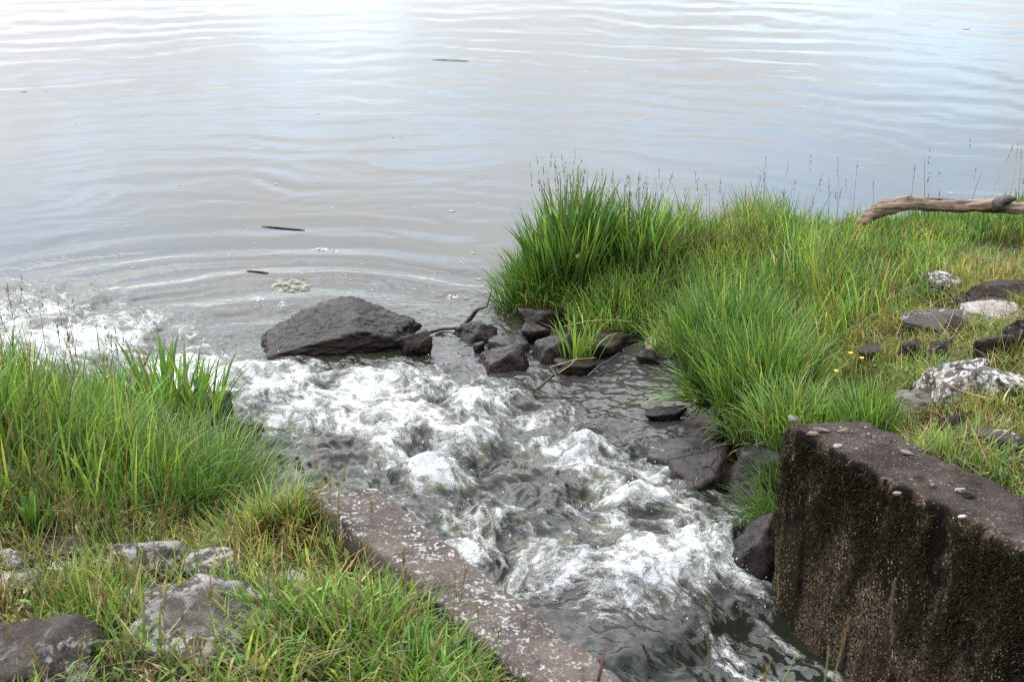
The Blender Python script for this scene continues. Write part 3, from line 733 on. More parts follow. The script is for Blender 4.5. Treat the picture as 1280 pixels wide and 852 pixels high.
def field(n, x0, x1, y0, y1, dens=None, shore=0.02):
    x = rng.uniform(x0, x1, n); y = rng.uniform(y0, y1, n)
    m = (land(x, y) > shore) & ~on_wall(x, y, 0.02)
    x, y = x[m], y[m]
    if dens is not None:
        m = rng.uniform(size=len(x)) < dens(x, y); x, y = x[m], y[m]
    m = clear(x, y); return x[m], y[m]
def tuft_pts(cx_, cy_, r, n):
    a = rng.uniform(0, 2 * np.pi, n); d = r * np.sqrt(rng.uniform(0, 1, n)); return cx_ + np.cos(a) * d, cy_ + np.sin(a) * d
def stalks(xs, ys, zs, hs, col=(0.16, 0.15, 0.06), dark=1.0):
    """thin flowering stems with seed heads"""
    packs = []
    n = len(xs)
    az = rng.uniform(0, 6.28, n); lean = np.abs(rng.normal(0.05, 0.05, n)); curl = np.abs(rng.normal(0.12, 0.1, n))
    c = np.tile(np.array([0.085, 0.13, 0.035]), (n, 1)); packs.append(blade_arrays(xs, ys, zs, hs, np.full(n, 0.0032), az, lean, curl, c, tipcol=np.tile(col, (n, 1))))
    for k in range(14):
        f = rng.uniform(0.78, 1.0, n) * hs
        ang = lean + curl * 0.5
        px_ = xs + np.cos(az) * np.sin(ang) * f; py_ = ys + np.sin(az) * np.sin(ang) * f; pz_ = zs + np.cos(ang) * f
        cc = np.tile(np.array(col) * dark, (n, 1)) * rng.uniform(0.6, 1.3, (n, 1))
        packs.append(blade_arrays(px_, py_, pz_, rng.uniform(0.010, 0.026, n), np.full(n, 0.0030), rng.uniform(0, 6.28, n), rng.uniform(0.15, 0.7, n), np.zeros(n), cc, K=2))
    return packs

# ------------------------------------------------------------------ rocks
def ico(sub):
    import bmesh
    bm = bmesh.new(); bmesh.ops.create_icosphere(bm, subdivisions=sub, radius=1.0)
    V = np.array([v.co[:] for v in bm.verts]); F = np.array([[v.index for v in f.verts] for f in bm.faces]); bm.free()
    return V, F
ICO = {k: ico(k) for k in (3, 4, 5, 6)}
def rock_shape(planes, sub, seed, rough=1.0, soft=0.03, scale=(1, 1, 1)):
    U, F = ICO[sub]; SC = np.array(scale, float)
    n = np.array([p[:3] for p in planes], float); d = np.array([p[3] for p in planes], float)
    n /= np.linalg.norm(n, axis=1)[:, None]; n = n * SC
    l = np.linalg.norm(n, axis=1); n /= l[:, None]; d = d / l
    den = np.maximum(U @ n.T, 1e-4); r = d[None] / den
    k = 1.0 / (soft * np.mean(d)); m = r.min(1, keepdims=True)
    rad = (m[:, 0] - np.log(np.exp(-(r - m) * k).sum(1)) / k)
    P = U * rad[:, None]; sc = np.mean(rad)
    so = np.array([seed * 1.7, seed * 0.3, seed * 2.1])
    nz = fbm3(P / sc * 1.6 + so, 3, seed) * 0.07 + (np.abs(fbm3(P / sc * 4 + so, 4, seed + 50)) - 0.25) * 0.07 + fbm3(P / sc * 13 + so, 3, seed + 80) * 0.022
    P = P * (1 + rough * nz)[:, None] * SC
    P = P + (fbm3(P * 34 + so, 4, seed + 120) * 0.006 * rough * min(1.0, float(SC.min()) / 0.05))[:, None] * U
    return P, F
RB = 'stones in the grass on the right bank'; LB = 'lichen covered stones on the left bank'
def rand_planes(rs, sx, sy, sz, n=7, top_flat=0.5):
    pl = []
    for _ in range(n):
        v = rs.normal(size=3); v /= np.linalg.norm(v)
        sup = math.sqrt((v[0] * sx) ** 2 + (v[1] * sy) ** 2 + (v[2] * sz) ** 2)
        pl.append((*v, sup * rs.uniform(0.66, 0.95)))
    for ax, s in ((0, sx), (1, sy)):
        for sg in (-1, 1):
            v = np.zeros(3); v[ax] = sg; v += rs.normal(0, 0.22, 3); pl.append((*v, s * rs.uniform(0.85, 1.0)))
    v = np.array([rs.normal(0, 0.2), rs.normal(-0.05, 0.2), 1.0]); pl.append((*v, sz * (1 - 0.3 * top_flat)))
    pl.append((0, 0, -1, sz))
    return pl
def rock(bbox, label, mat, seed, depth=0.7, bury=0.35, water_rest=False, sub=4, planes=None, yaw=None, rough=1.0, group=None, name='rock', cat='rock', hscale=1.0, soft=0.012):
    x0, y0, x1, y1 = bbox
    rs = np.random.default_rng(seed)
    cxp = (x0 + x1) / 2
    if water_rest:
        p = PX(cxp, y1, 0.04)
        for _ in range(3): p = PX(cxp, y1, wz_calm(p[0], p[1]))
        t = np.linalg.norm(p - np.array([0, 0, HC]))
    else:
        p, t = ground_hit(cxp, y1 - 1); t = np.linalg.norm(p - np.array([0, 0, HC]))
    dep = math.asin((HC - p[2]) / t)
    w = (x1 - x0) / FPX * t; hp = (y1 - y0) / FPX * t
    dd = w * depth
    h = (hp - dd * math.sin(dep) * 0.72) / math.cos(dep)
    h = max(h, 0.22 * hp) * hscale * (0.95 if group == RB else 0.82 if group == LB else 1.0)
    sx, sy = w / 2, dd / 2; sz = h * (1 + bury) / 2
    ctr = np.array([p[0], p[1] + sy * 0.85, p[2] + h - sz])
    pl = planes(sx, sy, sz) if planes else rand_planes(rs, sx * 1.06, sy * 1.06, sz * 1.06)
    P, F = rock_shape(pl, sub, seed, rough, soft, (sx, sy, sz))
    o = mesh_obj(name, P, [F], mat)
    o.location = ctr
    if yaw: o.rotation_euler = (0, 0, yaw)
    ROCKS.append((ctr[0], ctr[1], sx, sy))
    tag(o, label, cat, group)
    return o
def boulder_planes(sx, sy, sz):
    return [(-0.22, -0.20, 1.0, sz * 0.68), (0.10, -1.0, 0.22, sy * 0.86), (-0.12, -0.75, 0.62, sy * 0.93), (0.75, -0.25, 0.62, sx * 0.70), (0.30, -0.1, 1.0, sz * 0.98), (1.0, -0.15, 0.1, sx * 0.97),
            (-1.0, -0.25, 0.25, sx * 0.97), (-0.75, 0.1, 0.75, sx * 0.74), (0, 1, 0.2, sy), (0.4, 1, 0.5, sy), (-0.6, 1, 0.2, sy * 1.05), (0, 0, -1, sz), (0.55, -0.85, 0.25, sx * 0.75)]
def pyramid_planes(sx, sy, sz):
    return [(-0.75, -0.65, 0.75, sx * 0.52), (0.62, -0.55, 0.8, sx * 0.50), (0.1, 0.9, 0.6, sy * 0.8), (-0.2, -0.3, 1.0, sz * 0.85), (1, 0, 0, sx), (-1, 0, 0, sx), (0, -1, 0, sy), (0, 0, -1, sz), (0.3, 0.2, 1, sz * 0.95)]
def wedge_planes(sx, sy, sz):
    return [(-0.42, -0.2, 1.0, sz * 0.75), (0.1, -1.0, 0.3, sy * 0.8), (1, -0.1, 0.35, sx * 0.9), (-1, -0.3, 0.3, sx * 0.95), (0.2, 1, 0.3, sy), (0.35, -0.5, 0.8, sz * 1.0), (0, 0, -1, sz)]
def slab_planes(sx, sy, sz):
    return [(0.05, -0.12, 1.0, sz * 0.72), (-0.12, 0.1, 1.0, sz * 0.80), (0.1, -1.0, 0.35, sy * 0.95), (0.5, -0.8, 0.3, sx * 0.85), (-0.6, -0.7, 0.3, sx * 0.80), (1, 0.1, 0.2, sx), (-1, 0.1, 0.25, sx), (0, 1, 0.2, sy), (0.5, 0.7, 0.2, sx * .95), (0, 0, -1, sz)]
def tilt_planes(sx, sy, sz):
    return [(-0.16, -0.34, 1.0, sz * 0.80), (0.25, -0.25, 1.0, sz * 0.92), (0.05, -1.0, 0.3, sy * 0.95), (-0.75, -0.6, 0.2, sx * 0.95), (0.7, -0.7, 0.2, sx * 0.95), (1, 0.3, 0.1, sx), (-1, 0.2, 0.1, sx), (0.1, 1, 0.2, sy * 0.9), (-0.6, 0.8, 0.2, sx * 0.8), (0, 0, -1, sz)]
def ridge_planes(sx, sy, sz):
    return [(0.05, -0.75, 0.7, sz * 0.95), (-0.1, 0.7, 0.75, sz * 0.9), (0.9, -0.2, 0.5, sx * 0.85), (-0.9, -0.1, 0.55, sx * 0.82), (0, -1, 0.1, sy), (0, 1, 0, sy), (0, -0.1, 1, sz * 0.92), (0, 0, -1, sz), (1, 0, 0, sx), (-1, 0, 0, sx)]

rock((327, 371, 516, 443), 'large dark boulder with a sloping top, alone between lake and white water', M_BOULDER, 1, depth=0.62, bury=0.6, water_rest=True, sub=6, planes=boulder_planes, name='boulder', cat='boulder', rough=0.85, hscale=0.95)
ST = 'dark wet rocks at the mouth of the stream'
rock((505, 411, 542, 446), 'small jagged wet rock touching the right end of the large boulder', M_WET, 2, water_rest=True, group=ST)
rock((576, 400, 620, 428), 'dark pyramid shaped rock beside the bare upright twig', M_WET, 3, water_rest=True, planes=pyramid_planes, group=ST, depth=0.8)
rock((590, 426, 605, 441), 'fist sized wet stone below the dark pyramid shaped rock', M_WET, 4, water_rest=True, group=ST)
rock((611, 416, 660, 442), 'flat topped wet rock with water running over its grey top', M_GREYWET, 5, water_rest=True, planes=slab_planes, group=ST, depth=0.8)
rock((608, 432, 659, 464), 'angular black rock sticking furthest into the white water', M_WET, 6, water_rest=True, planes=wedge_planes, group=ST)
rock((648, 380, 704, 411), 'broad dark slab at the foot of the tall spit grass', M_WET, 7, water_rest=True, group=ST, depth=0.9)
rock((655, 403, 684, 428), 'black rock in the gap below the broad slab', M_WET, 8, water_rest=True, group=ST, bury=0.8)
rock((675, 417, 722, 454), 'dark block left of the green tuft among the rocks', M_WET, 9, water_rest=True, planes=wedge_planes, group=ST)
rock((723, 420, 772, 448), 'rounded dark rock right of the green tuft', M_WET, 10, water_rest=True, group=ST, depth=0.8)
rock((694, 446, 750, 469), 'low black rock under the washed up straw', M_WET, 12, water_rest=True, group=ST)
rock((744, 410, 800, 434), 'dark low rock under the grey slab by the pale cream stone', M_WET, 13, water_rest=True, group=ST)
rock((746, 394, 814, 416), 'grey slab with reddish stems lying on top, below the spit grass', M_GREYWET, 14, planes=slab_planes, group=ST, depth=1.0)
rock((692, 372, 760, 402), 'mossy sloping stone at the edge of the spit grass', M_MOSSY, 15, planes=slab_planes, depth=1.1, group=ST)
rock((810, 412, 838, 446), 'pale cream elongated stone at the end of the rocks', M_CREAM, 16, water_rest=True, depth=1.3, planes=ridge_planes, hscale=1.0)
rock((797, 438, 826, 455), 'small grey wet stone in front of the pale cream stone', M_GREYWET, 17, water_rest=True)
rock((840, 430, 862, 446), 'small grey stone half under the overhanging grass', M_GREYWET, 18, water_rest=True)
EDGE = 'dark rocks along the right edge of the stream'
rock((806, 508, 860, 526), 'long low black rock breaking the stream surface', M_WET, 20, water_rest=True, group=EDGE, depth=0.5)
rock((862, 508, 930, 560), 'sharp edged pyramid rock with a lit grey right side', M_WET, 21, water_rest=True, planes=pyramid_planes, depth=0.7, group=EDGE, hscale=1.15)
rock((812, 536, 922, 590), 'wide flat grey stone under a thin film of water', M_GREYWET, 22, water_rest=True, planes=slab_planes, depth=0.9, bury=2.0, group=EDGE, hscale=0.7)
rock((856, 568, 932, 616), 'large dark angular rock below the flat grey stone', M_WET, 23, water_rest=True, planes=wedge_planes, depth=0.9, group=EDGE)
rock((874, 486, 934, 524), 'brown muddy rock under the overhanging grass', M_BROWN, 24, water_rest=True, group=EDGE)
rock((922, 545, 985, 640), 'grey sloping stone with thin grass beside the wall corner', M_GREYWET, 25, water_rest=True, planes=slab_planes, depth=1.3, bury=0.5, group=EDGE)
rock((930, 640, 978, 725), 'black wet rock wedged against the foot of the tall wall', M_WET, 26, water_rest=True, depth=1.2, group=EDGE)
rock((885, 560, 925, 580), 'small brown rock on top of the flat grey stone', M_BROWN, 27, water_rest=True, group=EDGE)
rock((236, 484, 286, 530), 'dark rock half hidden by the left bank grass at the white water', M_WET, 28, water_rest=True)
rock((270, 520, 318, 548), 'low dark rock awash beside the left bank grass', M_WET, 29, water_rest=True, depth=0.6)
RB = 'stones in the grass on the right bank'
rock((1162, 343, 1208, 368), 'rounded grey lichen stone, highest of the right bank stones', M_LICHEN, 30, group=RB)
rock((1220, 349, 1296, 384), 'long dark brown slab at the right picture edge', M_BROWN, 31, group=RB, depth=0.5, planes=ridge_planes)
rock((1222, 370, 1264, 394), 'narrow arched dark stone leaning on the pale flat slab', M_BROWN, 32, group=RB, depth=0.4, planes=ridge_planes)
rock((1218, 377, 1286, 406), 'pale flat slab below the long dark brown slab', M_PALE, 33, group=RB, planes=slab_planes, depth=1.0)
rock((1143, 389, 1228, 416), 'broad flat brown stone in the short grass', M_GREY, 34, group=RB, planes=slab_planes, depth=0.9)
rock((1147, 402, 1163, 414), 'small white stone at the left end of the broad flat brown stone', M_PALE, 35, group=RB)
rock((1184, 401, 1214, 420), 'dark stone under the front edge of the broad flat brown stone', M_BROWN, 36, group=RB)
rock((1221, 419, 1264, 450), 'rounded brown stone among low weeds below the pale flat slab', M_BROWN, 37, group=RB)
rock((1260, 398, 1298, 436), 'brown stone cut off by the right picture edge below the pale slab', M_BROWN, 38, group=RB)
rock((1158, 424, 1188, 452), 'upright grey stone left of the rounded brown stone', M_GREY, 39, group=RB, depth=0.6)
rock((1128, 424, 1160, 452), 'dark earthy stone left of the upright grey stone', M_BROWN, 40, group=RB)
rock((1073, 432, 1104, 458), 'dark speckled stone behind the yellow flowers', M_GREY, 41, group=RB)
rock((996, 429, 1032, 447), 'grey stone with white flecks deep in the tall grass', M_LICHEN, 42, group=RB)
rock((1178, 453, 1247, 502), 'largest block on the right bank, grey with pale lichen', M_LICHEN, 43, group=RB, planes=wedge_planes)
rock((1128, 486, 1190, 520), 'pale pinkish slab just left of the largest lichen block', M_PALE, 44, group=RB, planes=slab_planes)
rock((1174, 518, 1208, 546), 'dark stone in yellow grass below the pale pinkish slab', M_BROWN, 45, group=RB)
rock((1234, 468, 1290, 498), 'grey stone behind grass right of the largest lichen block', M_LICHEN, 46, group=RB)
rock((1218, 536, 1290, 566), 'low dark stone in dry grass near the tall wall', M_BROWN, 47, group=RB)
rock((1110, 358, 1132, 376), 'small stone with a pale rim left of the rounded lichen stone', M_GREY, 48, group=RB)
rock((1196, 372, 1226, 388), 'small brown stone between rounded lichen stone and pale slab', M_GREY, 49, group=RB)
LB = 'lichen covered stones on the left bank'
rock((130, 670, 222, 720), 'long lichen ridge stone in the middle of the left bank', M_LICHEN, 60, group=LB, planes=ridge_planes, depth=0.6)
rock((46, 674, 104, 702), 'dark stone with pale edges below the green leafy weed', M_GREY, 61, group=LB, planes=slab_planes)
rock((-14, 692, 34, 716), 'grey stone cut by the left picture edge, upper of two', M_LICHEN, 62, group=LB)
rock((-14, 716, 40, 742), 'pale lichen stone cut by the left picture edge, lower of two', M_LICHEN, 63, group=LB, planes=slab_planes)
rock((56, 702, 90, 720), 'small broken stone between the dark stone and the edge stones', M_LICHEN, 64, group=LB)
rock((134, 734, 218, 764), 'flat sunken stone above the large lichen slab', M_LICHEN, 65, group=LB, planes=slab_planes)
rock((160, 737, 335, 824), 'largest lichen slab, tilted, in the foreground of the left bank', M_LICHEN, 66, group=LB, planes=tilt_planes, depth=0.85, sub=5)
rock((-30, 780, 108, 872), 'big grey brown boulder in the bottom left corner', M_GREYL, 67, group=LB, sub=5, planes=wedge_planes, depth=0.75, name='boulder', cat='boulder')
rock((226, 682, 302, 724), 'tan lichen stone half sunk in dry grass above the largest slab', M_LICHEN, 68, group=LB, depth=0.8)
rock((324, 709, 400, 742), 'dark stone with grey lichen beside the left wall', M_LICHEN, 69, group=LB, depth=0.6)
rock((212, 840, 238, 862), 'small dark stone at the bottom picture edge', M_BROWN, 70, group=LB)

# ------------------------------------------------------------------ stone chips on the right wall
CH = 'pale chips lying on the right wall'
def chip(px, py, wpx, label, asp=0.35, mat=M_WHITECHIP, thick=0.0032, yaw=0.0, seed=0):
    p = PX(px, py, WALL_Z + 0.004); t = np.linalg.norm(p - np.array([0, 0, HC])); w = 0.9 * wpx / FPX * t
    rs = np.random.default_rng(seed + 900)
    P, F = rock_shape(rand_planes(rs, w / 2 * 1.1, w / 2 * asp * 1.1, thick * 1.2, 8), 3, seed + 7, 0.8, 0.03, (w / 2, w / 2 * asp, thick))
    o = mesh_obj('stone_chip', P, [F], mat); o.location = (p[0], p[1], WALL_Z + thick * 0.7 + 0.004); o.rotation_euler = (rs.normal(0, .06), rs.normal(0, .06), yaw)
    tag(o, label, 'chip', CH); return o
chip(992, 526, 14, 'white chip at the far left corner of the right wall', 0.8, seed=1, thick=0.008)
chip(1029, 538, 32, 'longest thin white chip lying on the right wall', 0.22, seed=2)
chip(1016, 542, 20, 'tan chip just below the longest white chip', 0.35, M_CREAM, seed=3)
chip(1052, 539, 16, 'brownish chip right of the longest white chip', 0.3, M_CREAM, seed=4)
chip(1047, 558, 15, 'small cream chip near the mossy edge of the right wall', 0.35, M_WHITECHIP, seed=5, yaw=0.3)
chip(1133, 566, 20, 'pale chip at the grass side of the right wall', 0.4, M_PALE, seed=6)
chip(1200, 614, 16, 'bright white chip standing tilted beside the dry grass', 0.5, M_WHITECHIP, 0.006, seed=8)
chip(1212, 619, 20, 'dark flat piece standing in for the shadow under the bright white tilted chip', 0.5, M_BROWN, 0.006, seed=9)  # cast shadow of the tilted white chip, laid as a dark brown piece
chip(1202, 646, 12, 'round pale chip on the near stretch of the right wall', 0.5, M_WHITECHIP, seed=11)
chip(1121, 617, 14, 'flat cream flake hanging over the edge of the right wall', 0.4, M_CREAM, 0.004, seed=14)

# ------------------------------------------------------------------ moss on the right wall
def wall_face_point(a, z):
    f = np.clip((WALL_Z - z) / (WALL_Z + 0.35), 0, 1)
    xy = WR_A + np.outer(a, WR_D) - np.outer(0.20 * f * np.clip(a / 0.6, 0, 1), WR_N)
    return xy[:, 0], xy[:, 1]
n = 42000
a = rng.uniform(0.0, 1.8, n); z = 0.02 + 0.66 * rng.beta(1.9, 1.0, n)
m = rng.uniform(size=n) < sstep(0.22, 0.55, z + 0.20 * fbm2(a * 7, z * 2, 3, 71)) * sstep(-0.35, 0.15, fbm2(a * 11, z * 4, 3, 75) + 0.1)
a, z = a[m], z[m]; x, y = wall_face_point(a, z); n = len(a)
c = np.where(rng.uniform(size=(n, 1)) < 0.05, np.array([[0.07, 0.052, 0.032]]), np.where(rng.uniform(size=(n, 1)) < 0.3, np.array([[0.022, 0.012, 0.007]]), np.array([[0.007, 0.005, 0.004]]))) * rng.uniform(0.6, 1.5, (n, 1))
az = np.arctan2(-WR_N[1], -WR_N[0]) + rng.normal(0, 0.7, n)
pk = blade_arrays(x - WR_N[0] * 0.0, y, z, rng.uniform(0.007, 0.020, n), rng.uniform(0.0025, 0.005, n), az, rng.uniform(0.8, 2.0, n), rng.uniform(0.3, 1.0, n), c, K=2)
tag(add_blades('moss', [pk], M_MOSS, wr), kind='stuff')

# ------------------------------------------------------------------ grass
PRESENT = []
def grass_stuff(name, packs, label, cat='grass'):
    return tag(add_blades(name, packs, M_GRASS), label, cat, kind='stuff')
def patchy(sc, lo, hi, seed): return lambda x, y: sstep(lo, hi, fbm2(x * sc, y * sc, 3, seed))
def mk(x, y, hmin, hmax, w, lean, curl, pal, K=4, hn=None, dirx=None):
    n = len(x); z = ground(x, y) - 0.01
    h = rng.uniform(hmin, hmax, n) * (1 if hn is None else hn)
    az = rng.uniform(0, 2 * np.pi, n) if dirx is None else rng.normal(dirx, 0.9, n)
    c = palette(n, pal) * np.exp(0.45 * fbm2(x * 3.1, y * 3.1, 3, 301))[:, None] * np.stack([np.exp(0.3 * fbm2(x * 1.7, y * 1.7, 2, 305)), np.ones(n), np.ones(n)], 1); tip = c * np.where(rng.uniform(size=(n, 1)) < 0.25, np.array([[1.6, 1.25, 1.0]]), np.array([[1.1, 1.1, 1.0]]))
    return blade_arrays(x, y, z, h, rng.uniform(w * 0.7, w * 1.35, n), az, np.abs(rng.normal(0, lean, n)), np.abs(rng.normal(curl, curl * 0.6, n)), c, K, tipcol=tip)

# left bank, lush
x, y = field(34000, -3.8, -0.62, 3.3, 6.3, lambda x, y: sstep(3.42, 3.75, y + 0.3 * fbm2(x * 2, y * 2, 2, 3) - 0.4 * sstep(-1.15, -0.75, x)) * 0.95)
hn = 0.75 + 0.45 * np.clip(fbm2(x * 2.2, y * 2.2, 3, 7) + 0.4, 0, 1)
hn *= 0.55 + 0.45 * sstep(0.0, 0.35, land(x, y))
pk = [mk(x, y, 0.17, 0.37, 0.0062, 0.20, 0.7, (6, 6, 3, 2, .5, .15, 0), hn=hn)]
x2, y2 = field(160, -3.2, -0.95, 4.4, 5.9); pk += stalks(x2, y2, ground(x2, y2), rng.uniform(0.40, 0.56, len(x2)))
grass_stuff('grass', pk, 'lush tall green grass covering the far part of the left bank')
# left bank, short dry
x, y = field(52000, -2.6, 0.9, 1.7, 4.35, lambda x, y: sstep(4.4, 3.9, y + 0.3 * fbm2(x * 2, y * 2, 2, 3)) * (0.35 + 0.65 * sstep(-0.25, 0.2, fbm2(x * 4, y * 4, 3, 13))))
lsel = -poly_sd(x, y, LEFT) > 0; x, y = x[lsel], y[lsel]
g = sstep(-0.9, -0.15, x + 0.9 * (3.1 - y) + 0.35 * fbm2(x * 2, y * 2, 2, 15)) * sstep(3.5, 3.1, y)
k = rng.uniform(size=len(x)) < g * 0.8
pk = [mk(x[~k], y[~k], 0.05, 0.15, 0.0032, 0.45, 1.0, (4, 3, 1, .5, 6, 3, 1.0), K=3), mk(x[k], y[k], 0.06, 0.15, 0.0052, 0.42, 1.2, (5, 6, 1.5, .5, 2, .6, .3))]
x2, y2 = field(420, -2.2, 0.2, 2.2, 3.9); l2 = -poly_sd(x2, y2, LEFT) > 0; x2, y2 = x2[l2], y2[l2]
pk += stalks(x2, y2, ground(x2, y2), rng.uniform(0.14, 0.26, len(x2)), (0.22, 0.16, 0.07))
grass_stuff('grass', pk, 'short yellowish dry grass between the lichen stones of the left bank')
# right bank: meadow
R_ = lambda x, y: -poly_sd(x, y, RIGHT)
x, y = field(64000, 0.0, 3.8, 4.2, 8.8, lambda x, y: sstep(1.25, 0.85, x - 0.65 * (y - 5.0) + 0.3 * fbm2(x * 2, y * 2, 2, 5)))
m = R_(x, y) > 0.03; x, y = x[m], y[m]
hn = 0.6 + 0.7 * np.clip(fbm2(x * 2.5, y * 2.5, 3, 27) + 0.35, 0, 1)
hn *= 0.45 + 0.55 * sstep(0.0, 0.30, R_(x, y)); hn *= 1 - 0.45 * sstep(1.4, 1.75, x) * sstep(6.8, 7.1, y); hn *= 1 - 0.35 * sstep(1.2, 2.2, x) * sstep(7.6, 7.0, y)
yl = rng.uniform(size=len(x)) < sstep(0.9, 2.0, x) * sstep(7.6, 6.6, y) * 0.6
pk = [mk(x[~yl], y[~yl], 0.16, 0.34, 0.0055, 0.22, 0.8, (5, 5, 3, 1.5, 1, .4, .1), hn=hn[~yl]), mk(x[yl], y[yl], 0.10, 0.22, 0.0045, 0.3, 0.9, (3, 4, 1, .5, 5, 1.5, .4), hn=hn[yl])]
x2, y2 = field(160, 0.05, 3.9, 6.9, 8.6); m = (R_(x2, y2) < 0.75); x2, y2 = x2[m], y2[m]; pk += stalks(x2, y2, ground(x2, y2), rng.uniform(0.22, 0.50, len(x2)), (0.22, 0.21, 0.13))
grass_stuff('grass', pk, 'green meadow grass along the lake side of the right bank')
# right bank: short yellow growth round the stones
x, y = field(90000, 0.9, 2.9, 3.0, 6.9, lambda x, y: sstep(0.75, 1.2, x - 0.65 * (y - 5.0) + 0.3 * fbm2(x * 2, y * 2, 2, 5)) * (0.25 + 0.75 * sstep(-0.3, 0.15, fbm2(x * 5, y * 5, 3, 33))))
m = R_(x, y) > 0.03; x, y = x[m], y[m]
w_near = sstep(4.6, 4.0, y)
k = rng.uniform(size=len(x)) < 0.25
pk = [mk(x[~k], y[~k], 0.03, 0.10, 0.0035, 0.5, 0.9, (3, 4, 1, .4, 6, 2.6, 1.2), K=2), mk(x[k], y[k], 0.05, 0.12, 0.0036, 0.35, 0.9, (3, 5, 1, .5, 5, 1.2, .5), K=3)]
x2, y2 = field(260, 1.2, 3.0, 3.4, 6.4); pk += stalks(x2, y2, ground(x2, y2), rng.uniform(0.12, 0.22, len(x2)), (0.24, 0.18, 0.07))
xe, ye = field(60000, 0.9, 5.2, 1.0, 9.0, lambda x, y: np.where((x > 2.75) | (y < 3.15), 0.9, 0.0)); pk.append(mk(xe, ye, 0.05, 0.16, 0.0050, 0.4, 0.9, (4, 5, 2, .5, 4, 1.2, .5), K=2))
grass_stuff('grass', pk, 'short yellow green growth around the stones of the right bank')

# dead straw lying flat in the short grass of both banks, and low broad leaflets
for nm, lab, b4 in (('dead_straw', 'pale dead straw lying flat on the left bank', (-2.4, 0.6, 2.0, 4.2)), ('dead_straw', 'pale dead straw lying flat on the right bank', (1.0, 2.9, 3.2, 6.6))):
    x, y = field(5200, *b4); n = len(x)
    c = palette(n, (0, 0, 0, 0, 1, 6, 2)) * 0.9
    pk = [blade_arrays(x, y, ground(x, y) + rng.uniform(0.0, 0.03, n), rng.uniform(0.06, 0.2, n), rng.uniform(0.0016, 0.0034, n), rng.uniform(0, 6.28, n), rng.uniform(0.9, 1.45, n), rng.uniform(-0.3, 0.7, n), c, K=3)]
    x, y = field(9000, *b4); n = len(x)
    pk.append(blade_arrays(x, y, ground(x, y) + rng.uniform(0.0, 0.04, n), rng.uniform(0.012, 0.035, n), rng.uniform(0.006, 0.014, n), rng.uniform(0, 6.28, n), rng.uniform(0.5, 1.4, n), rng.uniform(0, 0.6, n), palette(n, (4, 6, 1, 1, 3, .3, .6)), K=2))
    tag(add_blades(nm, pk, M_GRASS), lab, 'straw', kind='stuff')

# individual tufts
TG = 'single grass tufts'
def tuft(px, py, zb, r, n, hmin, hmax, w, lean, curl, pal, label, K=4, stalk=0, sh=(0.4, 0.6), sq=1.0, name='grass_tuft', pos=None, hang=None):
    if pos is None: p = PX(px, py, zb)
    else: p = pos
    x, y = tuft_pts(0, 0, r, n); y = y * sq
    d = np.hypot(x, y) / r
    az = np.arctan2(y, x) + rng.normal(0, 1.2, n)
    if hang is not None: az = rng.normal(hang, 0.7, n)
    h = rng.uniform(hmin, hmax, n) * (1 - 0.25 * d)
    X, Y = x + p[0], y + p[1]; g = np.maximum(ground(X, Y), p[2] - 0.12) - 0.015 if pos is None else np.full(n, p[2])
    c = palette(n, pal)
    pk = [blade_arrays(x, y, g - p[2], h, rng.uniform(w * 0.7, w * 1.3, n), az, np.abs(rng.normal(lean * (0.35 + d), lean * 0.5, n)), np.abs(rng.normal(curl, curl * 0.5, n)), c, K)]
    if stalk:
        xs, ys = tuft_pts(0, 0, r * 0.8, stalk); pk += stalks(xs, ys, np.zeros(stalk) - 0.02, rng.uniform(*sh, stalk))
    o = add_blades(name, pk, M_GRASS); o.location = p
    return tag(o, label, 'grass', TG)
tuft(712, 352, 0.12, 0.20, 420, 0.38, 0.62, 0.014, 0.20, 0.35, (3, 3, 5, 1, 0, 0, 0), 'tall dark green broad bladed tuft at the tip of the spit', stalk=34, sh=(0.52, 0.70))
tuft(665, 365, 0.06, 0.16, 900, 0.20, 0.38, 0.006, 0.45, 0.7, (5, 4, 4, 1, .5, 0, 0), 'bushy grass leaning over the lake at the left tip of the spit')
tuft(790, 350, 0.15, 0.15, 300, 0.30, 0.52, 0.012, 0.22, 0.35, (4, 4, 4, 1, 0, 0, 0), 'upright broad bladed tuft right of the dark spit tuft', stalk=26, sh=(0.42, 0.58))
tuft(915, 425, 0.40, 0.20, 1400, 0.30, 0.50, 0.0055, 0.25, 0.6, (4, 4, 4, 2, .5, .2, 0), 'dense tall tuft in the middle of the right bank', stalk=14, sh=(0.45, 0.58))
tuft(955, 470, 0.42, 0.18, 1100, 0.28, 0.46, 0.005, 0.25, 0.6, (5, 5, 3, 1, .6, .2, 0), 'bright upright tuft just above the corner of the right wall')
tuft(1000, 500, 0.55, 0.15, 700, 0.14, 0.28, 0.0048, 0.35, 0.7, (4, 5, 2, 1, 1, .4, 0), 'low grass hanging towards the far edge of the right wall')
tuft(1085, 508, 0.63, 0.09, 520, 0.14, 0.30, 0.0045, 0.20, 0.5, (4, 5, 3, 1.5, .5, 0, 0), 'fine tuft behind the far right corner of the right wall')
tuft(895, 462, 0.26, 0.13, 150, 0.16, 0.34, 0.014, 0.7, 0.9, (3, 6, 3, .5, 1, .6, 0), 'broad leaved tuft overhanging the calm stream water', hang=math.pi * 1.05)
tuft(940, 500, 0.40, 0.13, 260, 0.12, 0.22, 0.004, 0.6, 0.9, (4, 4, 3, 1.5, 1, .8, .2), 'thin drooping grass above the muddy rock', hang=math.pi * 1.2)
tuft(968, 610, 0.30, 0.07, 260, 0.12, 0.26, 0.0030, 0.6, 0.9, (4, 3, 3, 2.5, .3, .2, 0), 'fine wispy grass drooping beside the mossy wall end', hang=math.pi * 1.1)
